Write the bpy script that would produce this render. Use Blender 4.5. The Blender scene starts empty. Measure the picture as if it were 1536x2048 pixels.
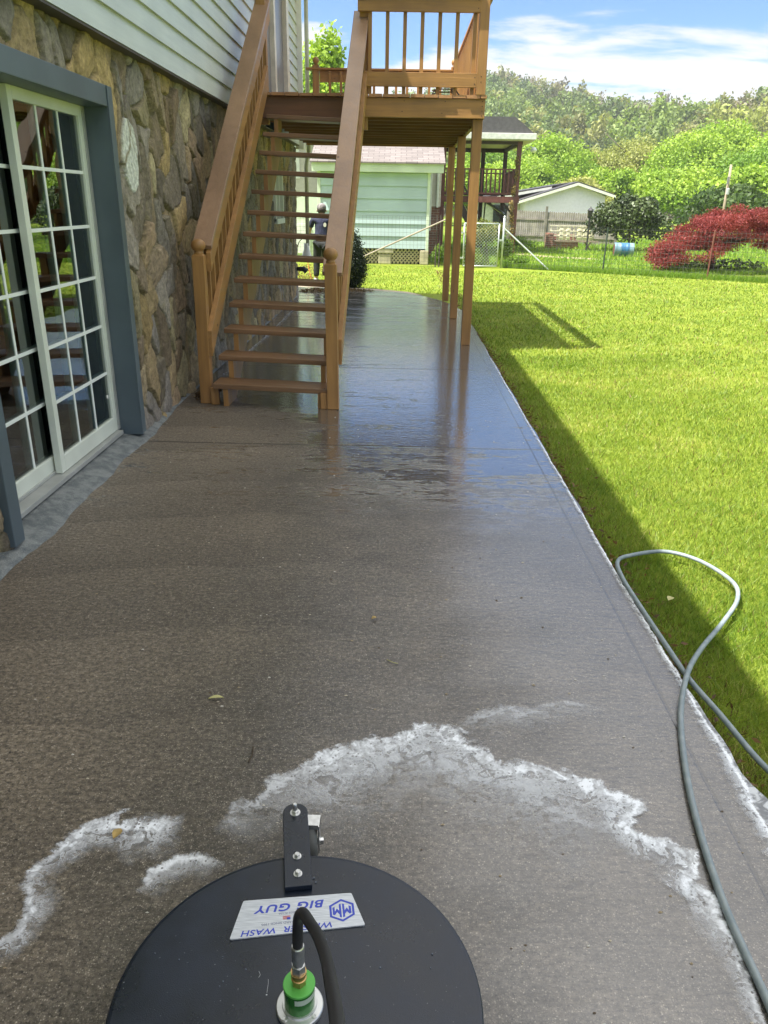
import bpy, bmesh, math, random
import numpy as np
from mathutils import Vector, Matrix
random.seed(7); rng = np.random.default_rng(7)
S = bpy.context.scene
col = S.collection
def R(d): return math.radians(d)

# ---------------------------------------------------------------- camera
F = 1538.0; EYE = 1.55
def _n(v): v = np.array(v, float); return v/np.linalg.norm(v)
vy = _n([32, 619, -F]); Dv = (F*F-32*68)/619; vz = -_n([-68, -Dv, -F]); vx = np.cross(vy, vz)
cam = bpy.data.cameras.new('camera'); cam_o = bpy.data.objects.new('camera', cam); col.objects.link(cam_o)
M = Matrix([list(vx), list(vy), list(vz)]).to_4x4(); M.translation = Vector((0, 0, EYE)); cam_o.matrix_world = M
cam.sensor_fit = 'VERTICAL'; cam.sensor_height = 36; cam.lens = 36*F/2048; cam.clip_start = .05; cam.clip_end = 3000
S.camera = cam_o
S.render.resolution_x = 768; S.render.resolution_y = 1024
# ---------------------------------------------------------------- light
SUN = Vector((-.46, -.17, 1)).normalized()
sl = bpy.data.lights.new('sun', 'SUN'); sl.energy = 5.0; sl.angle = R(.55); sl.color = (1, .95, .86)
so = bpy.data.objects.new('sun', sl); col.objects.link(so); so.rotation_euler = SUN.to_track_quat('Z', 'Y').to_euler(); so.location = (-5, -2, 12)
S.view_settings.view_transform = 'Standard'; S.view_settings.look = 'None'; S.view_settings.gamma = 1
S.view_settings.exposure = 1.45
W = bpy.data.worlds.new('World'); S.world = W; W.use_nodes = True
def world():
    nt = W.node_tree; N = nt.nodes; L = nt.links
    for n in list(N): N.remove(n)
    out = N.new('ShaderNodeOutputWorld'); bg = N.new('ShaderNodeBackground')
    sky = N.new('ShaderNodeTexSky'); sky.sky_type = 'NISHITA'; sky.sun_disc = False
    sky.sun_elevation = math.asin(SUN.z); sky.sun_rotation = math.atan2(SUN.x, SUN.y)
    sky.air_density = .8; sky.dust_density = .1; sky.ozone_density = 2.0
    bg.inputs[1].default_value = .075
    tc = N.new('ShaderNodeTexCoord'); sep = N.new('ShaderNodeSeparateXYZ'); L.new(tc.outputs['Generated'], sep.inputs[0])
    def m(op, a, b, c=None):
        k = N.new('ShaderNodeMath'); k.operation = op
        for i, v in enumerate((a, b, c)):
            if v is None: continue
            if isinstance(v, (int, float)): k.inputs[i].default_value = v
            else: L.new(v, k.inputs[i])
        return k.outputs[0]
    zz = m('ADD', m('MAXIMUM', sep.outputs[2], 0.0), .16)
    cx = m('DIVIDE', sep.outputs[0], zz); cy = m('DIVIDE', sep.outputs[1], zz)
    cb = N.new('ShaderNodeCombineXYZ'); L.new(cx, cb.inputs[0]); L.new(cy, cb.inputs[1])
    n1 = N.new('ShaderNodeTexNoise'); n1.inputs['Scale'].default_value = 2.3; n1.inputs['Detail'].default_value = 9; n1.inputs['Roughness'].default_value = .56
    n1.inputs['Distortion'].default_value = .25
    mp = N.new('ShaderNodeMapping'); mp.inputs['Location'].default_value = (3.4, 1.9, 0); mp.inputs['Rotation'].default_value = (0, 0, .25); mp.inputs['Scale'].default_value = (.62, 1.25, 1)
    L.new(cb.outputs[0], mp.inputs[0]); L.new(mp.outputs[0], n1.inputs['Vector'])
    # the bank of white cloud hangs low over the hills
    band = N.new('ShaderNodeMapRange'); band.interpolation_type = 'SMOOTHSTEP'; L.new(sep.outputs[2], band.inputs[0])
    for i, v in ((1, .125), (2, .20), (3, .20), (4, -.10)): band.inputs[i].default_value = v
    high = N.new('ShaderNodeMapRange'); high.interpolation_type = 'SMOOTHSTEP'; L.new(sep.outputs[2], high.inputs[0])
    for i, v in ((1, .31), (2, .50), (3, 0.), (4, .36)): high.inputs[i].default_value = v  # unseen overhead cloud cover, added as neutral fill light and slab sheen
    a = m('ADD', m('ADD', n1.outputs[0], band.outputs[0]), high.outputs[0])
    rp = N.new('ShaderNodeMapRange'); rp.interpolation_type = 'SMOOTHSTEP'
    rp.inputs['From Min'].default_value = .52; rp.inputs['From Max'].default_value = .68; L.new(a, rp.inputs[0])
    mx = N.new('ShaderNodeMix'); mx.data_type = 'RGBA'; L.new(m('MULTIPLY', rp.outputs[0], .9), mx.inputs[0])
    tint = N.new('ShaderNodeMix'); tint.data_type = 'RGBA'; tint.blend_type = 'MULTIPLY'; tint.inputs[0].default_value = 1; L.new(sky.outputs[0], tint.inputs[6]); tint.inputs[7].default_value = (.55, .78, 1.0, 1)
    L.new(tint.outputs[2], mx.inputs[6])
    # cloud brightens with height to strengthen the added overhead fill light
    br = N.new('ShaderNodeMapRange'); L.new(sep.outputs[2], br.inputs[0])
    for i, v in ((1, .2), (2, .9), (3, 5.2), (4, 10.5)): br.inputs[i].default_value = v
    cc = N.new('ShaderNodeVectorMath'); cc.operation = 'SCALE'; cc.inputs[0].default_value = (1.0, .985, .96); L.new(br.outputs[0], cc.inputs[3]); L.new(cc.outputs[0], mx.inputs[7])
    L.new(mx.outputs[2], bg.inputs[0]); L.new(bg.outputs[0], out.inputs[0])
world()

# ---------------------------------------------------------------- helpers
class NT:
    def __init__(s, name):
        s.m = bpy.data.materials.new(name); s.m.use_nodes = True; s.nt = s.m.node_tree
        for n in list(s.nt.nodes): s.nt.nodes.remove(n)
        s.out = s.nt.nodes.new('ShaderNodeOutputMaterial')
    def n(s, t, **kw):
        k = s.nt.nodes.new('ShaderNode'+t)
        for a, b in kw.items(): setattr(k, a, b)
        return k
    def set(s, sock, v):
        if v is None: return
        if isinstance(v, bpy.types.NodeSocket): s.nt.links.new(v, sock)
        else:
            if isinstance(v, tuple) and len(v) == 3 and sock.type == 'RGBA': v = (*v, 1)
            sock.default_value = v
    def math(s, op, a, b=None, c=None, clamp=False):
        k = s.n('Math', operation=op); k.use_clamp = clamp
        for i, v in enumerate((a, b, c)): s.set(k.inputs[i], v)
        return k.outputs[0]
    def pos(s, mapping=None, obj=False):
        if obj: o = s.n('TexCoord').outputs['Object']
        else: o = s.n('NewGeometry').outputs['Position']
        if mapping:
            m = s.n('Mapping'); s.nt.links.new(o, m.inputs[0]); m.inputs['Scale'].default_value = mapping; o = m.outputs[0]
        return o
    def noise(s, vec, scale, detail=3, rough=.5, dist=0):
        k = s.n('TexNoise'); s.set(k.inputs['Vector'], vec)
        k.inputs['Scale'].default_value = scale; k.inputs['Detail'].default_value = detail; k.inputs['Roughness'].default_value = rough; k.inputs['Distortion'].default_value = dist
        return k.outputs[0]
    def ramp(s, v, a, b, lo=0., hi=1., smooth=True):
        k = s.n('MapRange'); k.interpolation_type = 'SMOOTHSTEP' if smooth else 'LINEAR'
        s.set(k.inputs[0], v); k.inputs[1].default_value = a; k.inputs[2].default_value = b; k.inputs[3].default_value = lo; k.inputs[4].default_value = hi
        return k.outputs[0]
    def mix(s, f, a, b, mode='MIX'):
        k = s.n('Mix'); k.data_type = 'RGBA'; k.blend_type = mode; k.clamp_result = False
        s.set(k.inputs[0], f); s.set(k.inputs[6], a); s.set(k.inputs[7], b); return k.outputs[2]
    def bump(s, h, strength=.3, dist=.01, normal=None):
        k = s.n('Bump'); s.set(k.inputs['Height'], h); k.inputs['Strength'].default_value = strength; k.inputs['Distance'].default_value = dist
        if normal is not None: s.set(k.inputs['Normal'], normal)
        return k.outputs[0]
    def bsdf(s, color, rough=.6, metal=0, normal=None, **kw):
        k = s.n('BsdfPrincipled'); s.set(k.inputs['Base Color'], color); s.set(k.inputs['Roughness'], rough); s.set(k.inputs['Metallic'], metal)
        if normal is not None: s.set(k.inputs['Normal'], normal)
        for a, b in kw.items(): s.set(k.inputs[a.replace('_', ' ')], b)
        return k.outputs[0]
    def done(s, sh): s.nt.links.new(sh, s.out.inputs[0]); return s.m
def attr(t, name='col'):
    a = t.n('Attribute'); a.attribute_name = name; return a.outputs['Color']
def simple(name, c, rough=.6, metal=0, var=.12, vs=8., bumps=.15, bs=60., bd=.002, **kw):
    t = NT(name); p = t.pos()
    v = t.noise(p, vs, 4); f = t.ramp(v, .3, .7, 1-var, 1+var)
    cc = t.mix(1., (*c, 1), t.n('CombineColor').outputs[0] if False else f, 'MULTIPLY')
    nb = t.bump(t.noise(p, bs, 3), bumps, bd)
    return t.done(t.bsdf(cc, rough, metal, nb, **kw))
def wood(name, c, axis, rough=.5, var=.16):
    t = NT(name); sc = [26., 26., 26.]; sc[axis] = 1.6
    p = t.pos(tuple(sc)); g = t.noise(p, 1.0, 5, .6, .5)
    big = t.noise(t.pos(), 2.3, 3); f = t.ramp(g, .28, .72, 1-var, 1+var); f2 = t.ramp(big, .3, .7, .86, 1.12)
    rnd = t.n('ObjectInfo').outputs['Random']; f3 = t.ramp(rnd, 0, 1, .93, 1.07, False)
    cc = t.mix(1., (*c, 1), t.math('MULTIPLY', t.math('MULTIPLY', f, f2), f3), 'MULTIPLY')
    kv = t.n('TexVoronoi'); kv.inputs['Scale'].default_value = 5.0; ks = [1., 1., 1.]; ks[axis] = .45; t.nt.links.new(t.pos(tuple(ks)), kv.inputs['Vector'])
    cc = t.mix(t.ramp(kv.outputs['Distance'], .035, .085, .75, 0), cc, (.075, .035, .014, 1))
    crk = t.noise(t.pos(tuple([3. if i == axis else 70. for i in range(3)])), 1.0, 3, .6); cc = t.mix(t.ramp(crk, .30, .24, 0, .6), cc, (.08, .038, .016, 1))
    worn = t.ramp(t.noise(t.pos(), 38, 4, .7), .66, .76, 0, .4); cc = t.mix(worn, cc, (.11, .065, .035, 1))
    nb = t.bump(t.math('ADD', g, t.ramp(crk, .30, .24, 0, -.6)), .45, .005)
    return t.done(t.bsdf(cc, t.ramp(g, .2, .8, rough-.1, rough+.12), 0, nb))

class MB:
    def __init__(s): s.v = []; s.f = []
    def add(s, vs, fs):
        o = len(s.v); s.v += [tuple(map(float, p)) for p in vs]; s.f += [tuple(i+o for i in q) for q in fs]; return s
    def box(s, x0, x1, y0, y1, z0, z1):
        return s.add([(x0,y0,z0),(x1,y0,z0),(x1,y1,z0),(x0,y1,z0),(x0,y0,z1),(x1,y0,z1),(x1,y1,z1),(x0,y1,z1)],
                     [(0,3,2,1),(4,5,6,7),(0,1,5,4),(1,2,6,5),(2,3,7,6),(3,0,4,7)])
    def bar(s, a, b, w, h, up=(0,0,1)):
        a = Vector(a); b = Vector(b); d = (b-a).normalized(); sx = d.cross(Vector(up)).normalized(); u = sx.cross(d).normalized()
        c = []
        for p in (a, b):
            for i, j in ((-1,-1),(1,-1),(1,1),(-1,1)): c.append(p+sx*(i*w/2)+u*(j*h/2))
        return s.add(c, [(0,1,2,3),(7,6,5,4),(0,4,5,1),(1,5,6,2),(2,6,7,3),(3,7,4,0)])
    def prism(s, poly, axis, a, b):   # poly in the two other axes
        n = len(poly)
        def P(q, t):
            l = list(q); l.insert(axis, t); return l
        vs = [P(q, a) for q in poly]+[P(q, b) for q in poly]
        return s.add(vs, [tuple(range(n))[::-1], tuple(range(n, 2*n))]+[(i, (i+1) % n, n+(i+1) % n, n+i) for i in range(n)])
    def tube(s, pts, r, seg=8, cap=True):
        pts = [Vector(p) for p in pts]; n = len(pts); rs = r if hasattr(r, '__len__') else [r]*n
        vs = []; u = None
        for i, p in enumerate(pts):
            d = (pts[min(i+1, n-1)]-pts[max(i-1, 0)]).normalized()
            if u is None:
                u = d.orthogonal().normalized()
            else: u = (u-d*u.dot(d)).normalized()
            w = d.cross(u)
            for k in range(seg):
                t = 2*math.pi*k/seg; vs.append(p+(u*math.cos(t)+w*math.sin(t))*rs[i])
        fs = [(i*seg+k, i*seg+(k+1) % seg, (i+1)*seg+(k+1) % seg, (i+1)*seg+k) for i in range(n-1) for k in range(seg)]
        if cap: fs += [tuple(range(seg))[::-1], tuple(range((n-1)*seg, n*seg))]
        return s.add(vs, fs)
    def lathe(s, prof, c, seg=24, axis=(0,0,1)):   # prof = (radius, height)
        ax = Vector(axis).normalized(); u = ax.orthogonal().normalized(); w = ax.cross(u); c = Vector(c); vs = []
        for r, h in prof:
            for k in range(seg):
                t = 2*math.pi*k/seg; vs.append(c+ax*h+(u*math.cos(t)+w*math.sin(t))*r)
        n = len(prof)
        fs = [(i*seg+k, i*seg+(k+1) % seg, (i+1)*seg+(k+1) % seg, (i+1)*seg+k) for i in range(n-1) for k in range(seg)]
        fs += [tuple(range(seg))[::-1], tuple(range((n-1)*seg, n*seg))]
        return s.add(vs, fs)
    def build(s, name, mat, root=None, bevel=0, smooth=False, **tags):
        me = bpy.data.meshes.new(name); off = Vector(root.matrix_basis.translation) if root else Vector((0,0,0))
        if root and root.parent: off = off+Vector(root.parent.matrix_basis.translation)
        me.from_pydata([Vector(p)-off for p in s.v], [], s.f)
        bm = bmesh.new(); bm.from_mesh(me); bmesh.ops.recalc_face_normals(bm, faces=bm.faces[:]); bm.to_mesh(me); bm.free()
        return link(name, me, mat, root, bevel, smooth, **tags)
def link(name, me, mat, root=None, bevel=0, smooth=False, **tags):
    o = bpy.data.objects.new(name, me); col.objects.link(o); me.materials.append(mat) if mat else None
    if root: o.parent = root
    if bevel:
        b = o.modifiers.new('bevel', 'BEVEL'); b.width = bevel; b.segments = 2; b.limit_method = 'ANGLE'
    if smooth:
        for p in me.polygons: p.use_smooth = True
    for k, v in tags.items(): o[k] = v
    return o
def npmesh(name, V, Fc, mat, root=None, colr=None, smooth=False, nper=4, **tags):
    me = bpy.data.meshes.new(name); V = np.asarray(V, np.float32)
    if root is not None: V = V-np.array(root.location, np.float32)
    nf = len(Fc); me.vertices.add(len(V)); me.vertices.foreach_set('co', V.ravel())
    me.loops.add(nf*nper); me.loops.foreach_set('vertex_index', np.asarray(Fc, np.int32).ravel())
    me.polygons.add(nf); me.polygons.foreach_set('loop_start', np.arange(0, nf*nper, nper, dtype=np.int32))
    me.polygons.foreach_set('loop_total', np.full(nf, nper, np.int32))
    me.update(calc_edges=True)
    if colr is not None:
        a = me.color_attributes.new('col', 'FLOAT_COLOR', 'POINT'); c = np.ones((len(V), 4), np.float32); c[:, :3] = colr; a.data.foreach_set('color', c.ravel())
    return link(name, me, mat, root, 0, smooth, **tags)
def thing(name, label, cat, loc=(0,0,0), group=None):
    o = bpy.data.objects.new(name, None); col.objects.link(o); o.location = loc; o['label'] = label; o['category'] = cat
    o.empty_display_size = .2
    if group: o['group'] = group
    return o
def child_root(o): return o
def sub(mb, name, mat, parent, **kw):   # sub-part: the parent mesh sits at its thing's origin
    o = mb.build(name, mat, parent.parent, **kw); o.parent = parent; return o

# ---------------------------------------------------------------- materials
WC = (.30, .155, .045)
wX, wY, wZ = wood('brown_wood_x', WC, 0), wood('brown_wood_y', WC, 1), wood('brown_wood_z', WC, 2)
wcap = wood('brown_cap', (.27, .165, .095), 1, .40, .08)
wtread = wood('brown_tread', (.20, .11, .05), 0, .42)
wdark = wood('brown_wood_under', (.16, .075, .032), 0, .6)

def m_concrete():
    t = NT('wet_concrete'); p = t.pos(); sep = t.n('SeparateXYZ'); t.nt.links.new(p, sep.inputs[0]); X, Y = sep.outputs[0], sep.outputs[1]
    big = t.noise(p, .9, 5, .55); mid = t.noise(p, 5.5, 4, .6, .3); g2 = t.noise(p, 62, 4, .7); fine = t.noise(p, 110, 3, .65); grit = t.noise(p, 300, 2, .7)
    streak = t.noise(t.pos((1.1, 5.5, 1)), 1.0, 5, .6, .4)
    swirl = t.noise(t.pos((6., 34., 1)), 1.0, 4, .6, 1.3)
    c = t.mix(t.ramp(big, .32, .68), (.048, .043, .036, 1), (.104, .093, .076, 1))
    c = t.mix(t.ramp(mid, .3, .72, 0, .6), c, (.125, .103, .078, 1))
    c = t.mix(t.ramp(t.noise(p, 2.1, 3, .5, 2.), .50, .62, 0, .35), c, (.045, .038, .030, 1)); c = t.mix(t.ramp(swirl, .42, .7, 0, .35), c, (.15, .125, .092, 1))
    # drier, paler concrete along the house side
    dry = t.math('MULTIPLY', t.ramp(t.math('ADD', X, t.math('MULTIPLY', t.math('SUBTRACT', big, .5), 1.6)), -1.25, -.2, 1, 0), t.ramp(Y, 5.7, 6.8, 1, 0))
    c = t.mix(t.math('MULTIPLY', dry, .75), c, (.20, .165, .115, 1))
    dd = t.n('VectorMath', operation='DISTANCE'); t.nt.links.new(p, dd.inputs[0]); dd.inputs[1].default_value = (-.5, -1.2, 0)
    arc = t.math('FRACT', t.math('ADD', t.math('DIVIDE', dd.outputs['Value'], .58), t.math('MULTIPLY', big, .9)))
    c = t.mix(1., c, t.math('MULTIPLY', t.ramp(arc, 0, .9, .86, 1.10, False), t.ramp(t.noise(p, .55, 2), .35, .65, .82, 1.2)), 'MULTIPLY')
    # exposed aggregate
    vo = t.n('TexVoronoi'); vo.inputs['Scale'].default_value = 210; t.nt.links.new(p, vo.inputs['Vector'])
    vc = t.n('SeparateColor'); t.nt.links.new(vo.outputs['Color'], vc.inputs[0])
    grain = t.math('MULTIPLY', t.ramp(vo.outputs['Distance'], .25, .5, 1, 0), t.math('POWER', vc.outputs[0], 3.0))
    c = t.mix(t.math('MULTIPLY', grain, .8), c, (.46, .41, .33, 1))
    dark = t.ramp(fine, .50, .32, 0, .8); c = t.mix(dark, c, (.012, .010, .008, 1))
    c = t.mix(t.ramp(grit, .56, .68, 0, .6), c, (.27, .235, .19, 1))
    c = t.mix(1., c, t.ramp(g2, .34, .66, .62, 1.38), 'MULTIPLY')
    # cut joints
    jm = None
    for y in (5.05, 7.72, 10.3, 12.9):
        yy = t.math('ADD', Y, t.math('MULTIPLY', t.math('SUBTRACT', mid, .5), .03))
        j = t.ramp(t.math('ABSOLUTE', t.math('SUBTRACT', yy, y)), .006, .018, 1, 0); jm = j if jm is None else t.math('MAXIMUM', jm, j)
    j = t.ramp(t.math('ABSOLUTE', t.math('SUBTRACT', X, .93)), .003, .008, .8, 0); jm = t.math('MAXIMUM', jm, j)
    c = t.mix(t.math('MULTIPLY', jm, .7), c, (.02, .018, .015, 1))
    # standing water: long shallow pools across the slab, thinning to a broken film nearer the camera
    wob = t.math('MULTIPLY', t.math('SUBTRACT', big, .5), 1.2)
    reg = t.math('MULTIPLY', t.ramp(t.math('ADD', Y, wob), 3.3, 5.6), t.ramp(t.math('ADD', X, t.math('MULTIPLY', t.ramp(Y, 5.6, 6.6), 1.3)), -.75, -.35))
    right = t.ramp(t.math('ADD', X, wob), -.1, .75)
    patch = t.math('SUBTRACT', streak, .5)
    wet = t.math('ADD', t.math('MULTIPLY', reg, .62), t.math('ADD', t.math('MULTIPLY', right, .16), t.math('MULTIPLY', patch, 2.0)))
    wet = t.math('ADD', wet, t.math('MULTIPLY', t.ramp(Y, 9.5, 11.0), -.25))
    wet = t.math('ADD', wet, t.math('MULTIPLY', t.math('SUBTRACT', t.noise(t.pos((10, 28, 1)), 1.0, 4, .65, .4), .5), t.ramp(Y, 4.5, 8.5, 2.2, .7)))
    pool = t.math('MULTIPLY', t.ramp(wet, .12, .46), t.ramp(t.math('ADD', Y, wob), 3.3, 4.5))
    film = t.ramp(t.math('ADD', t.math('MULTIPLY', right, .75), t.math('ADD', t.math('MULTIPLY', reg, .8), t.math('MULTIPLY', patch, .5))), -.1, .85, .30, 1.)
    film = t.math('MULTIPLY', film, t.math('SUBTRACT', 1.0, t.math('MULTIPLY', dry, .8)))
    broom = t.noise(t.pos((22, 75, 1)), 1.0, 4, .65, .6); ridge = t.noise(t.pos((5, 42, 1)), 1.0, 3, .6, .3)
    c = t.mix(t.ramp(broom, .60, .38, 0, .32), c, (.026, .022, .018, 1))
    h = t.math('ADD', t.math('MULTIPLY', fine, .6), t.math('MULTIPLY', grit, .4))
    nb = t.bump(t.math('ADD', h, t.math('MULTIPLY', broom, .8)), .6, .007); nb = t.bump(jm, .6, -.008, nb)
    ripple = t.noise(t.pos((9, 26, 1)), 1.0, 4, .6, 1.0); lump = t.noise(t.pos((26, 48, 1)), 1.0, 3, .6, .5)
    dryk = t.ramp(pool, 0, 1, 1., .0)
    hs = t.math('ADD', t.math('MULTIPLY', t.math('ADD', t.math('MULTIPLY', broom, .55), t.math('MULTIPLY', fine, .35)), dryk), t.math('ADD', t.math('MULTIPLY', ripple, .60), t.math('MULTIPLY', lump, .40)))
    hs = t.math('ADD', hs, t.math('MULTIPLY', jm, -.4))
    cn = t.bump(hs, .5, .0042)
    crough = t.ramp(pool, 0, 1, .20, .02)
    k = t.bsdf(c, t.ramp(fine, .2, .8, .42, .75), 0, nb, Coat_Weight=t.math('MAXIMUM', film, pool), Coat_Roughness=crough, Coat_IOR=2.05, Coat_Normal=cn, Specular_IOR_Level=.35)
    fr = t.n('Fresnel'); fr.inputs[0].default_value = 3.0; t.nt.links.new(cn, fr.inputs[1]); gl = t.n('BsdfGlossy'); gl.inputs['Roughness'].default_value = .05; t.nt.links.new(cn, gl.inputs['Normal'])
    ms = t.n('MixShader'); t.nt.links.new(t.math('MULTIPLY', t.math('MULTIPLY', fr.outputs[0], pool), t.ramp(jm, 0, .6, .95, .1)), ms.inputs[0]); t.nt.links.new(k, ms.inputs[1]); t.nt.links.new(gl.outputs[0], ms.inputs[2])
    return t.done(ms.outputs[0])
M_conc = m_concrete()

def m_lawn():
    t = NT('lawn'); p = t.pos(); sep = t.n('SeparateXYZ'); t.nt.links.new(p, sep.inputs[0])
    a = t.noise(p, .55, 4, .6); b = t.noise(t.pos((1.2, 3.4, 1)), 1.3, 5, .65); c3 = t.noise(p, 24, 4, .75); d = t.noise(p, 90, 3, .7)
    c = t.mix(t.ramp(a, .35, .65), (.18, .26, .022, 1), (.26, .34, .035, 1))
    c = t.mix(t.ramp(b, .42, .68, 0, .7), c, (.35, .40, .06, 1))
    c = t.mix(t.ramp(c3, .50, .32, 0, .55), c, (.06, .12, .012, 1))
    c = t.mix(t.ramp(d, .55, .72, 0, .35), c, (.33, .36, .09, 1))
    far = t.ramp(sep.outputs[1], 22, 60, 0, .5); c = t.mix(far, c, (.12, .20, .025, 1))
    return t.done(t.bsdf(c, .85, 0, t.bump(t.math('ADD', c3, d), .9, .04), Specular_IOR_Level=.15))
def leafmat(name, trans=.35, rough=.55, spec=.3):
    t = NT(name); c = attr(t); k = t.bsdf(c, rough, Specular_IOR_Level=spec); tr = t.n('BsdfTranslucent')
    t.set(tr.inputs[0], t.mix(1., c, (1.25, 1.3, .55, 1), 'MULTIPLY')); m = t.n('MixShader'); m.inputs[0].default_value = trans
    t.nt.links.new(k, m.inputs[1]); t.nt.links.new(tr.outputs[0], m.inputs[2]); return t.done(m.outputs[0])
M_lawn = m_lawn(); M_blade = leafmat('grass_blades', .35, .5); M_leaf = leafmat('leaves', .35); M_dleaf = leafmat('glossy_dark_leaves', .12, .48, .4); M_rleaf = leafmat('red_leaves', .3)
M_bark = simple('bark', (.16, .13, .10), .9, vs=12, bumps=.6, bs=40, bd=.02)

# ---------------------------------------------------------------- ground
GZ = -.085
def ground():
    m = MB(); xs = [-400, -30, 1.0, 4, 12, 40, 400]; ys = [-60, 1, 6, 13, 22, 40, 118, 122]
    V = [(x, y, GZ) for y in ys for x in xs]; n = len(xs)
    m.add(V, [(j*n+i, j*n+i+1, (j+1)*n+i+1, (j+1)*n+i) for j in range(len(ys)-1) for i in range(n-1)])
    m.build('lawn', M_lawn, kind='structure')
    p = [(-1.95, -3), (1.03, -3)]
    for y in np.arange(-2.5, 12.3, .25): p.append((1.03+.006*math.sin(y*5)+.004*math.sin(y*13), y))
    p += [(.98, 12.5), (.90, 13.1), (.76, 13.6), (.5, 14.2), (.1, 14.75), (-.5, 15.1), (-1.2, 15.3), (-1.7, 15.4), (-2.4, 15.45), (-2.4, 14.0), (-1.95, 14.0)]
    q = MB().prism(p, 2, -.2, 0.0); q.build('patio', M_conc, kind='structure')
    # pale dry strip of path past the end of the patio
    dm = simple('dry_concrete', (.42, .36, .27), .85, vs=5, bumps=.3)
    MB().prism([(-4.5, 15.45), (-2.4, 15.455), (-1.2, 15.305), (-.5, 15.105), (.1, 14.755), (.45, 14.6), (.2, 15.1), (-.4, 15.5), (-1.2, 15.75), (-4.5, 15.95)], 2, -.2, -.02).build('path', dm, kind='structure')
    soil = simple('damp_soil', (.07, .05, .032), .95, var=.4, vs=30, bumps=.9, bs=80, bd=.02)
    P = []
    ys = np.arange(-1, 13.0, .12)
    for y in ys: P.append((1.034, y))
    for y in ys[::-1]: P.append((1.062+.010*math.sin(y*3.1)+.012*math.sin(y*11)+random.uniform(-.008, .010), y))
    MB().prism(P, 2, GZ-.05, GZ+.03).build('soil_edge', soil, kind='structure')
ground()

def blades(name, x0, x1, y0, y1, dens, hgt, wid, colfn, near=3., seedv=3, zfn=None):
    g = np.random.default_rng(seedv); out = []; cs = []
    # density falls with distance from the patio's near end, blades widen to keep the cover
    edges = np.concatenate([np.arange(y0, min(y1, 8), .5), np.arange(max(y0, 8), y1, 1.)]); edges = np.append(edges, y1)
    for a, b in zip(edges[:-1], edges[1:]):
        for c0 in np.arange(x0, x1, 1.):
            c1 = min(c0+1, x1); d = math.hypot((c0+c1)/2, (a+b)/2); k = max(1, d/near)
            n = int(dens*(b-a)*(c1-c0)/k**1.75)
            if n < 1: continue
            x = g.uniform(c0, c1, n); y = g.uniform(a, b, n); ang = g.uniform(0, 2*math.pi, n); w = wid*k**.85*g.uniform(.6, 1.3, n)
            h = hgt*g.uniform(.5, 1.25, n); lean = g.normal(0, .55, (n, 2))*h[:, None]
            z = np.full(n, GZ+.005)
            base = np.c_[x, y, z]; dx = np.c_[np.cos(ang), np.sin(ang), np.zeros(n)]*w[:, None]/2
            tip = base+np.c_[lean, h]
            v = np.stack([base-dx, base+dx, tip], 1); out.append(v.reshape(-1, 3))
            c = colfn(x, y, g, n); cs.append(np.repeat(c, 3, 0))
    V = np.concatenate(out); Cc = np.concatenate(cs); Fc = np.arange(len(V)).reshape(-1, 3)
    return npmesh(name, V, Fc, M_blade, colr=Cc, nper=3, kind='stuff')
def lawncol(x, y, g, n):
    a = np.array([.085, .17, .012]); b = np.array([.34, .41, .07]); pt = (np.sin(x*2.1+np.sin(y*1.7)*1.3)*np.cos(y*2.7+x)+1)/2; p2 = (np.sin(x*5.3+np.sin(y*4.1+x)*1.5)*np.cos(y*6.7-x*1.3)+1)/2; mow = (np.sin(y*3.3+.25*x+.8*np.sin(x*.9))+1)/2
    t = np.clip(g.random(n)*.75+.30*pt+.18*p2+.14*mow-.22, 0, 1)[:, None]; c = a*(1-t)+b*t
    dryp = (g.random(n) < .30*np.clip(pt*p2*mow*2.2-.2, 0, 1)); c[dryp] = np.array([.46, .44, .14])*g.uniform(.8, 1.1, (dryp.sum(), 1))
    straw = (g.random(n) < np.clip(.05+1.1*np.exp(-(x-1.05)/.055), 0, 1)); c[straw] = np.array([.16, .10, .045])*g.uniform(.5, 1.4, (straw.sum(), 1))
    return c
o = blades('lawn_grass', 1.045, 3.2, 1.2, 9, 21000, .032, .0034, lawncol, seedv=3); o['label'] = 'short mown green grass beside the wet patio'; o['category'] = 'grass'
o2 = blades('lawn_grass', 3.2, 9, 3.0, 9, 12000, .032, .0038, lawncol, seedv=4); o2['label'] = 'bright mown lawn further from the patio edge'; o2['category'] = 'grass'
o3 = blades('lawn_grass', .95, 11, 9, 21, 9000, .038, .0045, lawncol, seedv=5); o3['label'] = 'sunlit mown grass reaching up to the wire fence'; o3['category'] = 'grass'
o4 = blades('lawn_grass', -3, .95, 15.3, 22, 6000, .038, .0045, lambda x, y, g, n: lawncol(x+3, y, g, n), seedv=6); o4['label'] = 'sunlit mown grass between patio end and mint garage'; o4['category'] = 'grass'
oe = blades('edge_grass', 1.035, 1.10, 1.2, 12.5, 16000, .062, .0036, lambda x, y, g, n: lawncol(x+.25, y, g, n)*.9, seedv=8); oe['label'] = 'ragged longer grass blades spilling over the slab edge'; oe['category'] = 'grass'
def tallcol(x, y, g, n):
    t = g.random(n)[:, None]; c = np.array([.10, .22, .02])*(1-t)+np.array([.25, .36, .05])*t; return c
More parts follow.
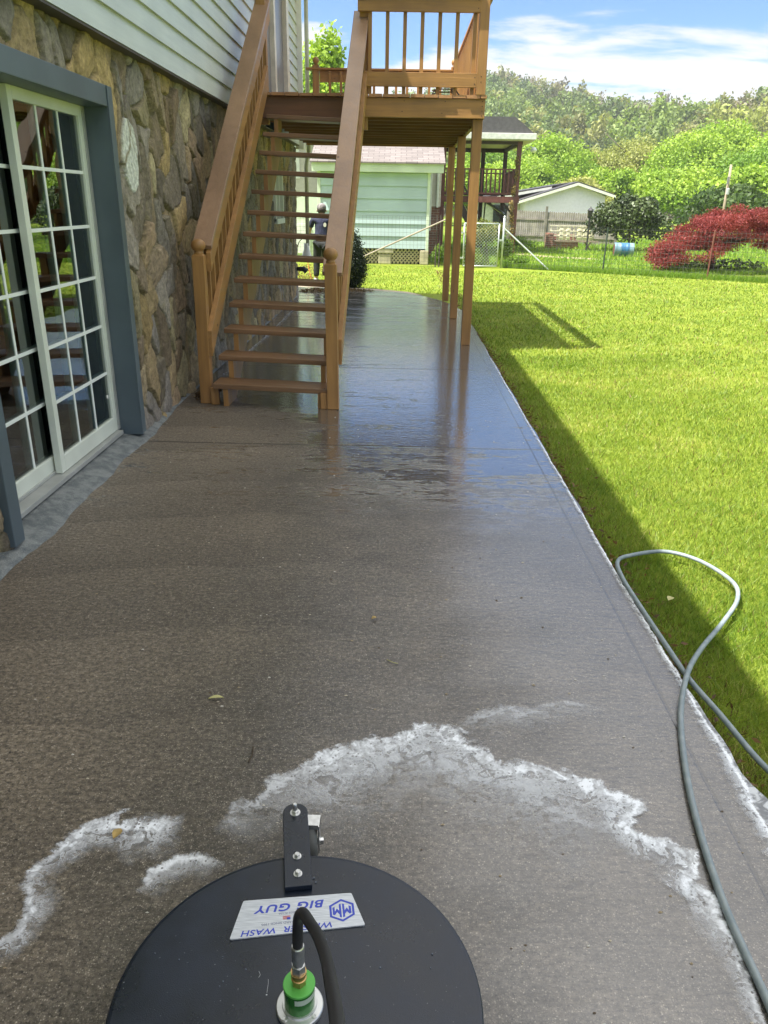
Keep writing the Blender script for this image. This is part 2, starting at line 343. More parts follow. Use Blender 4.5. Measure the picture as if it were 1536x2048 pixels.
# rough grass along the fence foot
def rough_grass():
    g = np.random.default_rng(11); n = 16000; s = g.random(n)
    fx = 2.9+s*7.2; fy = 22.35-(fx-2.9)*.56+g.exponential(.35, n)
    h = .11*g.uniform(.5, 1.5, n)*np.exp(-(fy-(22.35-(fx-2.9)*.56))*.2); w = .018*g.uniform(.6, 1.3, n); a = g.uniform(0, 6.28, n)
    base = np.c_[fx, fy, np.full(n, GZ)]; dx = np.c_[np.cos(a), np.sin(a), 0*a]*w[:, None]/2; tip = base+np.c_[g.normal(0, .3, (n, 2))*h[:, None], h]
    V = np.stack([base-dx, base+dx, tip], 1).reshape(-1, 3)
    npmesh('rough_grass', V, np.arange(len(V)).reshape(-1, 3), M_blade, colr=np.repeat(tallcol(fx, fy, g, n), 3, 0), nper=3, kind='stuff', label='longer unmown grass along the foot of the wire fence', category='grass')
rough_grass()
# second yard: tufts over the neighbour's lawn
def yard_grass():
    g = np.random.default_rng(12); n = 42000; y = 21.5+g.random(n)**1.4*22; x = g.uniform(0.5, 12, n)*y/22+.3
    keep = y > 22.5-(x-2.9)*.56; x = x[keep]; y = y[keep]; n = len(x); k = y/22
    h = .075*k*g.uniform(.5, 1.4, n); w = .028*k*g.uniform(.6, 1.3, n); a = g.uniform(0, 6.28, n)
    base = np.c_[x, y, np.full(n, GZ)]; dx = np.c_[np.cos(a), np.sin(a), 0*a]*w[:, None]/2; tip = base+np.c_[g.normal(0, .4, (n, 2))*h[:, None], h]
    V = np.stack([base-dx, base+dx, tip], 1).reshape(-1, 3)
    npmesh('yard_grass', V, np.arange(len(V)).reshape(-1, 3), M_blade, colr=np.repeat(tallcol(x, y, g, n), 3, 0), nper=3, kind='stuff', label="uneven green grass of the neighbour's yard beyond the fence", category='grass')
yard_grass()

# ---------------------------------------------------------------- house
house = thing('house', 'house with fieldstone ground floor, pale lap siding above and a tall grid sliding door', 'house', (-3, 6, 0))
def stonewall():
    CW, CH = .19, .34   # cells of the laid stones: taller than wide
    g = np.random.default_rng(21); NY, NZ = 140, 14
    jit = g.uniform(.12, .88, (NY, NZ, 2)); pal = np.array([[.20,.155,.10],[.24,.19,.115],[.30,.22,.10],[.19,.17,.135],[.22,.195,.155],[.29,.22,.12],[.16,.135,.095],[.26,.19,.115],[.20,.18,.15],[.27,.23,.13]])
    pc = pal[g.integers(0, len(pal), (NY, NZ))]*g.uniform(.75, 1.45, (NY, NZ, 1)); relief = g.uniform(.35, 1., (NY, NZ)); tilt = g.normal(0, .16, (NY, NZ, 2)); stretch = g.uniform(.75, 1.3, (NY, NZ))
    nz = [g.uniform(0, 6.28, 24) for _ in range(3)]; fr = g.uniform(2, 9, (24, 2)); fr2 = g.uniform(14, 60, (24, 2))
    def sm(y, z, f, ph): return sum(np.sin(y*f[i, 0]*(1 if i % 2 else -1)+z*f[i, 1]+ph[i]) for i in range(24))/24
    def field(y, z):
        wy = y+.34*sm(y, z, fr, nz[0])+.05*sm(y, z, fr2*.6, nz[2]); wz = z+.36*sm(y, z, fr, nz[1])+.05*sm(z, y, fr2*.6, nz[1])
        i0 = np.floor((wy+2)/CW).astype(int); j0 = np.floor((wz+.5)/CH).astype(int)
        best = np.full(y.shape, 9.); sec = np.full(y.shape, 9.); bi = np.zeros(y.shape, int); bj = np.zeros(y.shape, int)
        for di in (-1, 0, 1):
            for dj in (-1, 0, 1):
                i = np.clip(i0+di, 0, NY-1); j = np.clip(j0+dj, 0, NZ-1)
                sy = (i+jit[i, j, 0])*CW-2; sz = (j+jit[i, j, 1]+.5*(i % 2))*CH-.5-.25*CH
                d = np.sqrt(((wy-sy)/CW)**2*stretch[i, j]+((wz-sz)/CH)**2/stretch[i, j])
                c = d < best; sec = np.where(c, best, np.minimum(sec, d)); bi = np.where(c, i, bi); bj = np.where(c, j, bj); best = np.where(c, d, best)
        e = sec-best; k = np.clip(e/.10, 0, 1); k = k*k*(3-2*k)
        sy = (bi+jit[bi, bj, 0])*CW-2; sz = (bj+jit[bi, bj, 1]+.5*(bi % 2))*CH-.5-.25*CH
        h = k*(.028+.03*relief[bi, bj]+tilt[bi, bj, 0]*(wy-sy)*.6+tilt[bi, bj, 1]*(wz-sz)*.4-.02*best)
        h += .010*sm(y, z, fr2, nz[2])*k+.004*sm(z, y, fr2*1.7, nz[0])+.006*sm(y, z, fr2*3.1, nz[1])*k
        kc = np.clip(e/.10, 0, 1)[..., None]; mort = np.array([.22, .19, .105])
        c = pc[bi, bj]*(1+.5*sm(y, z, fr2*.8, nz[1])[..., None])
        near = np.maximum(np.maximum(3.2-y, y-5.18), z-2.16); h = np.where((near < .07) & (y > 2.9) & (y < 5.5) & (z < 2.4), np.minimum(h, .046+np.clip(near, 0, .07)*.3), h)
        ws = ((y-5.42)/.14)**2+((z-1.80)/.215)**2 < 1+.25*sm(y, z, fr2, nz[0])
        c[ws] = np.array([.58, .60, .52])*(1+.5*sm(y, z, fr2*2, nz[2])[ws][:, None]); h = np.where(ws, .062+.008*sm(y, z, fr2*2, nz[0]), h)
        c = mort*(1-kc)+c*kc
        damp = np.clip(1-z/.25, 0, 1)[..., None]; c = c*(1-.0*damp)
        return h, np.clip(c, .02, 1)
    Vs = []; Fs = []; Cs = []; off = 0
    for y0, y1, d in ((-1., 3.2, .02), (3.2, 5.14, .010), (5.14, 8., .008), (8., 14.06, .016)):
        z1 = 2.39; ys = np.linspace(y0, y1, int((y1-y0)/d)+1); zs = np.linspace(-.05, z1, int(z1/d)+1)
        Yg, Zg = np.meshgrid(ys, zs, indexing='ij'); h, c = field(Yg, Zg)
        V = np.stack([-1.80+h, Yg, Zg], -1).reshape(-1, 3); a, b = len(ys), len(zs)
        I = np.arange(a*b).reshape(a, b); q = np.stack([I[:-1, :-1], I[1:, :-1], I[1:, 1:], I[:-1, 1:]], -1).reshape(-1, 4)
        cy = V[q].mean(1); hole = ((cy[:, 1] > 3.25) & (cy[:, 1] < 5.12) & (cy[:, 2] < 2.10)) | ((cy[:, 1] > 11.45) & (cy[:, 1] < 12.2) & (cy[:, 2] > 1.3) & (cy[:, 2] < 1.9))
        Vs.append(V); Cs.append(c.reshape(-1, 3)); Fs.append(q[~hole]+off); off += len(V)
    t = NT('fieldstone'); p = t.pos(); c = attr(t); n1 = t.noise(p, 34, 5, .7); n2 = t.noise(p, 150, 3, .7)
    c = t.mix(1., c, t.ramp(n1, .25, .75, .62, 1.4), 'MULTIPLY'); c = t.mix(t.ramp(t.noise(p, 7, 4, .6), .55, .7, 0, .35), c, (.20, .17, .06, 1))
    m = t.done(t.bsdf(c, .82, 0, t.bump(t.math('ADD', t.math('MULTIPLY', t.noise(t.pos((1, 1, .5)), 13, 2, .4, 1.2), 1.6), t.math('ADD', n1, t.math('MULTIPLY', n2, .5))), .8, .016), Specular_IOR_Level=.3))
    npmesh('stone_wall', np.concatenate(Vs), np.concatenate(Fs), m, house, np.concatenate(Cs), True)
    back = MB()
    back.box(-1.98, -1.82, -1, 3.2, -.1, 2.387).box(-1.98, -1.82, 5.15, 11.4, -.1, 2.387).box(-1.98, -1.82, 12.25, 14.04, -.1, 2.387).box(-1.98, -1.82, 3.2, 5.15, 2.14, 2.387)
    back.box(-1.98, -1.82, 11.4, 12.25, -.1, 1.28).box(-1.98, -1.82, 11.4, 12.25, 1.92, 2.387).box(-9, -1.98, 13.9, 14.04, -.1, 2.387)
    back.build('wall_core', simple('mortar', (.17, .145, .10), .9, bumps=.5), house)
    # neat quoin stones at the far corner
stonewall()
def m_siding(name, c):
    t = NT(name); p = t.pos((2.0, 2.0, 40.)); g = t.noise(p, 1.0, 4, .6, .4); d = t.noise(t.pos(), 1.8, 4)
    cc = t.mix(1., (*c, 1), t.math('MULTIPLY', t.ramp(g, .3, .7, .95, 1.04), t.ramp(d, .3, .7, .93, 1.05)), 'MULTIPLY')
    return t.done(t.bsdf(cc, .38, 0, t.bump(g, .25, .002)))
M_sid = m_siding('pale_siding', (.50, .53, .475))
M_trimw = simple('white_trim', (.72, .73, .66), .4, var=.06, vs=4, bumps=.1)
M_blue = simple('blue_grey_paint', (.075, .102, .115), .42, var=.12, vs=3, bumps=.2, bs=40)
M_door = simple('greenish_white_vinyl', (.62, .66, .56), .35, var=.06, vs=4, bumps=.08)
M_glass = None
def m_glass():
    t = NT('window_glass'); g = t.n('BsdfGlossy'); g.inputs['Roughness'].default_value = .012; g.inputs['Color'].default_value = (.9, .95, .93, 1)
    tr = t.n('BsdfTransparent'); tr.inputs[0].default_value = (.55, .62, .60, 1); lw = t.n('Fresnel'); lw.inputs[0].default_value = 1.9
    wv = t.bump(t.noise(t.pos(), 1.6, 2), .12, .02); t.nt.links.new(wv, g.inputs['Normal'])
    m = t.n('MixShader'); t.nt.links.new(t.math('MULTIPLY', lw.outputs[0], 1.6, clamp=True), m.inputs[0]); t.nt.links.new(tr.outputs[0], m.inputs[1]); t.nt.links.new(g.outputs[0], m.inputs[2]); return t.done(m.outputs[0])
M_glass = m_glass()
def siding_poly(z0, z1, lap, xo, dx):   # XZ outline of clapboards
    p = []; z = z0
    while z < z1-.001:
        p += [(xo+dx, z), (xo+.002, min(z+lap, z1)-.0)]; z += lap
    return p
def house_body():
    prof = siding_poly(2.402, 5.3, .155, -1.700, .022)
    q = [(a, b) for a, b in prof]+[(-1.78, 5.3), (-1.78, 2.402)]
    m = MB()
    m.prism(q, 1, -3.5, 10.55); m.prism(q, 1, 12.72, 14.0)
    # above the upper door
    prof2 = [(a, b) for a, b in siding_poly(4.83, 5.3, .155, -1.700, .022)]+[(-1.78, 5.3), (-1.78, 4.83)]
    m.prism(prof2, 1, 10.55, 12.72)
    m.build('siding', M_sid, house)
    MB().box(-1.82, -1.684, -3.5, 14.02, 2.388, 2.4005).build('starter_strip', simple('brown_drip_edge', (.06, .05, .035), .5), house)
    MB().box(-1.74, -1.61, 14.0, 14.075, 2.34, 5.3).build('corner_trim', M_trimw, house)
    MB().box(-9, -1.745, 14.0, 14.05, 2.39, 5.3).build('end_wall', M_sid, house)
    MB().box(-9, -8.9, -3.5, 14, -.1, 5.3).box(-9, -1.6, -3.55, -3.5, -.1, 5.3).build('rear_wall', M_sid, house)
    # roof: eave over the patio side casts the long shadow on the lawn
    MB().prism([(-1.15, 5.38), (-1.15, 5.26), (-1.7, 5.26), (-5.2, 6.75), (-9.3, 5.26), (-9.8, 5.26), (-9.8, 5.38), (-5.2, 7.05)], 1, -3.9, 14.5).build('roof', simple('dark_shingles', (.07, .065, .06), .9, bumps=.5), house)
    # upper door to the deck: storm door, grey slab, trim
    MB().box(-1.80, -1.70, 10.62, 12.66, 2.60, 4.80).build('upper_door', simple('grey_storm_door', (.16, .165, .17), .3), house)
    f = MB(); 
    for a, b in ((10.55, 10.66), (11.28, 11.42), (12.48, 12.72)): f.box(-1.72, -1.64, a, b, 2.60, 4.84)
    f.box(-1.72, -1.64, 10.66, 12.48, 4.72, 4.84); f.build('upper_door_frame', simple('cream_trim', (.60, .57, .46), .4), house, bevel=.004)
    # small basement window
    w = MB(); y0, y1, z0, z1 = 11.44, 12.2, 1.27, 1.92
    w.box(-1.80, -1.70, y0, y1, z0-.03, z0+.04).box(-1.80, -1.715, y0, y1, z1-.045, z1).box(-1.80, -1.715, y0, y0+.05, z0, z1).box(-1.80, -1.715, y1-.05, y1, z0, z1).box(-1.80, -1.72, (y0+y1)/2-.02, (y0+y1)/2+.02, z0, z1)
    wf = w.build('basement_window', M_trimw, house, bevel=.003)
    sub(MB().box(-1.775, -1.77, y0+.05, y1-.05, z0+.04, z1-.045), 'pane', M_glass, wf)
    # far downspout with flared white foot
    MB().tube([(-1.545, 14.16, 2.30), (-1.575, 14.2, 2.24), (-1.60, 14.22, 2.1), (-1.60, 14.22, .82)], .034, 8).tube([(-1.545, 14.13, 5.2), (-1.545, 14.13, 2.3)], .034, 8).build('downspout', simple('olive_white_pipe', (.42, .43, .33), .4), house, smooth=True)
    MB().lathe([(.045, .22), (.05, .12), (.085, .02), (.09, 0), (.03, 0)], (-1.62, 14.22, .64), 12).build('downspout_foot', simple('white_plastic', (.75, .76, .74), .4), house, smooth=True)
    MB().tube([(-1.74, 13.7, .47), (-1.62, 13.72, .47), (-1.58, 13.74, .43)], [.03, .045, .05], 8).build('wall_tap', simple('black_iron', (.02, .02, .02), .4), house, smooth=True)
    # interior
    r = MB(); im = simple('room_paint', (.10, .10, .085), .8)
    r.add([(-4.8,2.2,.05),(-2.1,2.2,.05),(-2.1,6.2,.05),(-4.8,6.2,.05),(-4.8,2.2,2.3),(-2.1,2.2,2.3),(-2.1,6.2,2.3),(-4.8,6.2,2.3)], [(0,1,2,3),(4,7,6,5),(0,4,5,1),(2,6,7,3),(3,7,4,0)])
    r.build('room', im, house)
house_body()
def sliding_door():
    # blue-grey casing
    c = MB(); c.box(-1.97, -1.738, 5.075, 5.175, .04, 2.16).box(-1.97, -1.738, 3.2, 3.3, .04, 2.16).box(-1.97, -1.738, 3.3, 5.075, 2.045, 2.16)
    c.box(-1.738, -1.730, 5.072, 5.088, .04, 2.158)
    c.build('door_casing', M_blue, house, bevel=.004)
    def panel(y0, y1, x, name):
        f = MB(); s = .052; z0, z1 = .085, 2.045
        f.box(x-.02, x+.02, y0, y0+s, z0, z1).box(x-.02, x+.02, y1-s, y1, z0, z1).box(x-.02, x+.02, y0+s, y1-s, z0, z0+.095).box(x-.02, x+.02, y0+s, y1-s, z1-.06, z1)
        d = f.build(name, M_door, house, bevel=.003)
        g0, g1, h0, h1 = y0+s, y1-s, z0+.095, z1-.06
        sub(MB().box(x-.004, x+.004, g0, g1, h0, h1), 'pane', M_glass, d)
        g = MB()
        for i in (1, 2):
            y = g0+(g1-g0)*i/3; g.box(x-.008, x+.008, y-.009, y+.009, h0, h1)
        for i in range(1, 6):
            z = h0+(h1-h0)*i/6; g.box(x-.0095, x+.0095, g0, g1, z-.009, z+.009)
        sub(g, 'muntins', simple('white_muntin', (.72, .76, .70), .4, var=.03), d)
        return d
    panel(3.3, 4.26, -1.955, 'sliding_door'); d = panel(4.11, 5.035, -1.905, 'sliding_door')
    sub(MB().lathe([(.012, 0), (.012, .004)], (-1.9, 4.95, .33), 12, (1, 0, 0)), 'sticker', M_trimw, d)
    MB().box(-1.99, -1.85, 3.3, 5.035, .055, .082).box(-1.93, -1.88, 5.035, 5.074, .082, 2.045).box(-1.935, -1.925, 3.3, 5.03, .083, .10).build('door_track', simple('aluminium_track', (.36, .37, .34), .45, .2), house, bevel=.002)
sliding_door()
def ledge():
    t = NT('ledge_concrete'); p = t.pos(); n = t.noise(p, 14, 5, .65); f = t.noise(p, 120, 3, .7)
    c = t.mix(t.ramp(n, .35, .65), (.10, .115, .115, 1), (.21, .225, .21, 1)); c = t.mix(t.ramp(f, .6, .7, 0, .6), c, (.42, .44, .42, 1))
    m = t.done(t.bsdf(c, .6, 0, t.bump(t.math('ADD', n, f), .6, .012)))
    ys = np.arange(2.2, 14.0, .06); V = []; F = []
    prof = [(-1.99, .052), (-1.90, .05), (-1.84, .042), (-1.78, .028), (-1.73, .014), (-1.70, .002), (-1.69, -.03)]
    k = len(prof)
    for i, y in enumerate(ys):
        w = -.03+.014*math.sin(y*2.3)+.012*math.sin(y*7.7)+random.uniform(-.008, .008); wide = 1.0 if y < 5.3 else max(.0, 1-(y-5.3)/.7)
        for x, z in prof:
            xx = x+(w+.03)*(x+1.99)/.3*wide-(1-wide)*.055*(x+1.99)/.3; V.append((xx, y, z+random.uniform(-.002, .002)))
    for i in range(len(ys)-1):
        for j in range(k-1): F.append((i*k+j, i*k+j+1, (i+1)*k+j+1, (i+1)*k+j))
    MB().add(V, F).build('mortar_ledge', m, house, smooth=True)
ledge()
def curtain():
    c = thing('curtain', 'dark grey-green pleated curtain hanging behind the glass of the sliding door', 'curtain', (-2.12, 4.1, .05))
    ys = np.arange(3.0, 5.4, .012); x = -2.12+.022*np.sin(ys*46)+.01*np.sin(ys*19+1); V = []
    for z in (.07, 2.2): V += [(a, b, z) for a, b in zip(x, ys)]
    n = len(ys); MB().add(V, [(i, i+1, n+i+1, n+i) for i in range(n-1)]).build('cloth', simple('curtain_cloth', (.085, .12, .105), .9, var=.1), c, smooth=True)
    MB().tube([(-2.10, 3.0, 2.215), (-2.10, 5.4, 2.215)], .012, 8).build('rod', M_door, c, smooth=True)
curtain()

# ---------------------------------------------------------------- staircase
ST = thing('staircase', 'brown wooden outdoor staircase with open treads rising from the wet patio to the deck', 'staircase', (-1.0, 6.1, 0))
def sh(y): return .022*(y-6.1)
RUN = 3.05/13; RISE = .1825
def tz(n): return .185+RISE*(n-1)
def ty(n): return 6.05+RUN*(n-1)
def shear(m):
    m.v = [(x+sh(y), y, z-.032*(x+1.5)) if z > .02 else (x+sh(y), y, z) for x, y, z in m.v]; return m
def stairs():
    for n in range(1, 14):
        y, z = ty(n), tz(n)
        shear(MB().box(-1.462, -.535, y, y+.262, z-.04, z)).build('tread', wtread, ST, bevel=.005)
    for xa, xb, nm in ((-1.505, -1.465, 0), (-.475, -.435, 1)):
        def zl(y, o): return o+.762*(y-6.1)
        ya, yb = 6.135, 9.1
        if nm: ya = 6.12
        shear(MB().prism([(ya, zl(ya, .36)), (ya, zl(ya, .56)), (yb, zl(yb, .56)), (yb, zl(yb, .36))], 0, xa, xb)).build('stringer', wY, ST, bevel=.003)
    # notched carriages under the treads
    for xa, xb in ((-1.385, -1.345), (-.625, -.585)):
        p = []
        for n in range(1, 14):
            p += [(ty(n)+.012, (0 if n == 1 else tz(n-1)-.04+.0)), (ty(n)+.012, tz(n)-.0405)]
        p += [(ty(13)+.25, tz(13)-.0405), (9.08, tz(13)-.30), (6.36, .0)]
        shear(MB().prism(p, 0, xa, xb)).build('carriage', wZ, ST)
    def newel(xc, yc, top, lean=0):
        h = .045
        m = MB().prism([(xc-h, yc-h), (xc+h, yc-h), (xc+h, yc+h), (xc-h, yc+h)], 2, 0.001, top-.012)
        m.add([(xc-h, yc-h, top-.0118), (xc+h, yc-h, top-.0118), (xc+h, yc+h, top-.0118), (xc-h, yc+h, top-.0118), (xc-h+.014, yc-h+.014, top), (xc+h-.014, yc-h+.014, top), (xc+h-.014, yc+h-.014, top), (xc-h+.014, yc+h-.014, top)], [(0,1,5,4),(1,2,6,5),(2,3,7,6),(3,0,4,7),(4,5,6,7)])
        m.v = [(x-lean*(z/1.1), y, z) for x, y, z in m.v]
        p = m.build('newel_post', wZ, ST, bevel=.003)
        b = MB().lathe([(.032, -.004), (.036, .0), (.034, .014), (.030, .020), (.042, .028), (.053, .046), (.0555, .064), (.050, .084), (.036, .099), (.016, .107), (.002, .109)], (xc-lean, yc, top), 20)
        sub(b, 'ball_finial', wZ, p, smooth=True)
    newel(-1.545, 6.175, 1.16, -.012); newel(-.50, 6.065, 1.12, .012)
    # blocks beside the newels at the foot
    MB().box(-1.495, -1.43, 6.10, 6.14, .001, .14).build('foot_block', wZ, ST, bevel=.003)
    MB().box(-.60, -.55, 6.03, 6.07, .001, .13).build('foot_block', wZ, ST, bevel=.003)
    def zr(y, o): return o+.745*(y-6.1)
    for sgn, x0, x1, sx0, sx1, bx, o, ya in ((0, -1.60, -1.452, -1.495, -1.457, -1.52, 1.115, 6.02), (1, -.585, -.432, -.545, -.507, -.49, 1.055, 6.02)):
        ya = 6.24 if sgn == 0 else 6.13; yb = 10.6
        yb = 9.25
        d = Vector((0, 1, .745)).normalized(); nrm = Vector((0, -.745, 1)).normalized()
        a = [(ya, zr(ya, o)), (yb, zr(yb, o)), (yb, zr(yb, o)-.045), (ya+.02, zr(ya+.02, o)-.045)]
        shear(MB().prism(a, 0, x0, x1)).build('handrail_cap', wcap, ST, bevel=.004)
        ya2 = 6.23 if sgn == 0 else 6.12
        a = [(ya2, zr(ya2, o)-.047), (yb, zr(yb, o)-.047), (yb, zr(yb, o)-.185), (ya2, zr(ya2, o)-.185)]
        shear(MB().prism(a, 0, sx0, sx1)).build('handrail_board', wY, ST, bevel=.003)
        y = 6.36
        while y < 9.0:
            zb = .40+.762*(y-6.1); w = .018
            shear(MB().box(bx-w, bx+w, y-w, y+w, zb, zr(y, o)-.06)).build('baluster', wZ, ST)
            y += .155
    # top newels that meet the deck
    for x, a in ((-1.535, 9.2), (-.478, 9.2)):
        shear(MB().box(x-.045, x+.045, a-.045, a+.045, 2.3, 3.62)).build('top_post', wZ, ST, bevel=.003)
stairs()

# ---------------------------------------------------------------- deck
DK = thing('deck', 'raised brown wooden deck on tall posts above the wet patio, railed on three sides', 'deck', (0, 11.3, 0))
def deck():
    XR, Y0, Y1, ZT = .87, 9.10, 13.70, 2.60
    # floor boards run with the house wall; their ragged ends show over the rim
    b = MB(); x = -1.52
    while x < XR-.02:
        w = min(.139, XR+.01-x); b.box(x, x+w, Y0-.028+random.uniform(-.012, .008), Y1+.02, ZT-.030+random.uniform(-.002, .002), ZT+random.uniform(-.003, .003)); x += .146
    b.build('floor_boards', wood('brown_floor', (.35, .18, .075), 1), DK)
    MB().box(-.445, XR, Y0-.003, Y0+.037, 2.385, 2.568).build('rim_board', wX, DK, bevel=.004)
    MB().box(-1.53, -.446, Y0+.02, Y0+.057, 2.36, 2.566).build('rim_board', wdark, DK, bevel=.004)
    MB().box(XR-.04, XR-.001, Y0+.038, Y1-.04, 2.385, 2.566).build('side_rim', wY, DK, bevel=.003)
    MB().box(-1.53, XR, Y1-.04, Y1, 2.385, 2.567).build('rim_board', wX, DK, bevel=.003)
    y = Y0+.42
    while y < Y1-.1:
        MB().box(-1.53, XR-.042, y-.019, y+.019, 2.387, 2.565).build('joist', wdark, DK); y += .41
    for (x, y, h) in ((.805, 9.235, 2.384), (.805, 11.47, 2.384), (.815, 13.6, 2.384)):
        xo = .758
        MB().box(xo, xo+.105, y-.05, y+.05, .001, h).build('post', wZ, DK, bevel=.004)
    # diagonal knee brace seen at corner under the rim
    # front railing (near side, right of the stairs)
    def rail_x(xa, xb, y, off, baluster_x, zt=3.50, near=True):
        MB().box(xa, xb, y-.02, y+.02, 3.335, zt-.03).build('rail_board', wX, DK, bevel=.003)
        if near: MB().box(xa, xb, y-.02, y+.02, 2.668, 2.80).build('rail_board', wX, DK, bevel=.003)
        MB().box(xa-.03, xb+.03, y-.07, y+.075, zt-.028, zt+.01).build('rail_cap', wX, DK, bevel=.004)
    rail_x(-.47, .765, 9.085, 0, [])
    for x in np.arange(-.345, .76, .178):
        MB().box(x-.019, x+.019, 9.108, 9.144, 2.602, 3.465).build('baluster', wZ, DK)
    MB().box(.765, .862, 9.065, 9.162, 2.602, 3.62).build('corner_post', wZ, DK, bevel=.004)
    # right side railing
    xr = .835
    MB().box(xr-.02, xr+.02, 9.164, 13.55, 3.335, 3.468).build('rail_board', wY, DK, bevel=.003)
    MB().box(xr-.02, xr+.02, 9.164, 13.55, 2.665, 2.80).build('rail_board', wY, DK, bevel=.003)
    MB().box(xr-.07, xr+.065, 9.17, 13.62, 3.47, 3.505).build('rail_cap', wY, DK, bevel=.004)
    for y in np.arange(9.3, 13.5, .165):
        MB().box(xr-.058, xr-.022, y-.019, y+.019, 2.602, 3.46).build('baluster', wZ, DK)
    MB().box(xr-.02, xr+.02, 11.4, 11.49, 2.802, 3.334).build('middle_post', wZ, DK)
    # far railing
    y = 13.6
    MB().box(-1.29, .78, y-.02, y+.02, 3.27, 3.43).build('rail_board', wX, DK, bevel=.003)
    MB().box(-1.5, .80, y-.07, y+.07, 3.432, 3.46).build('rail_cap', wX, DK, bevel=.003)
    for x in np.arange(-1.13, .76, .1715):
        MB().box(x-.019, x+.019, y-.058, y-.022, 2.602, 3.42).build('baluster', wZ, DK)
    for x in (-1.345, .80):
        p = MB().box(x-.055, x+.045, y-.05, y+.05, 2.602, 3.50).build('corner_post', wZ, DK, bevel=.004)
        sub(MB().lathe([(.03, 0), (.026, .018), (.042, .035), (.05, .06), (.046, .085), (.03, .105), (.003, .115)], (x-.005, y, 3.50), 16), 'ball_finial', wZ, p, smooth=True)
deck()
def screws():
    m = simple('rusted_screw', (.05, .035, .025), .6, .4)
    for x, z in ((.84, 2.41), (.84, 2.455), (.84, 2.50), (.84, 2.545), (.42, 2.43), (.45, 2.54), (.0, 2.44), (.02, 2.54), (.745, 2.70), (.745, 2.76), (.81, 2.72), (.81, 2.77), (.745, 3.37), (.745, 3.44)):
        y = Y_ = 9.096 if z < 2.6 else 9.0645
        MB().lathe([(.0055, 0), (.005, .0015), (0, .0018)], (x, y, z), 8, (0, -1, 0)).build('screw', m, DK)
    for n in range(1, 14):
        for x in (-1.44, -.57):
            y, z = ty(n)+.03, tz(n); MB().lathe([(.0055, 0), (.005, .0012), (0, .0014)], (x+sh(y), y, z-.032*(x+1.5)), 8).build('screw', m, ST)
screws()
def deck_table():
    t = thing('patio_table', 'low black wrought-iron table with curved legs standing on the deck behind the railing', 'table', (.5, 10.35, 2.6))
    im = simple('black_iron_table', (.02, .02, .022), .45)
    MB().lathe([(.24, 0), (.25, .006), (.25, .016), (.24, .02)], (.5, 10.35, 2.905), 28).build('table_top', im, t)
    for k in range(4):
        a = math.pi/4+k*math.pi/2; c, s = math.cos(a), math.sin(a)
        pts = [(.5+c*r, 10.35+s*r, 2.601+h*.76) for r, h in ((.27, .0), (.255, .09), (.235, .16), (.19, .215), (.13, .235), (.12, .28), (.15, .34), (.21, .398))]
        MB().tube(pts, .009, 6).build('leg', im, t, smooth=True)
    MB().tube([(.5+.14*math.cos(a), 10.35+.14*math.sin(a), 2.79) for a in np.linspace(0, 2*math.pi, 25)], .007, 6).build('ring', im, t, smooth=True)
deck_table()

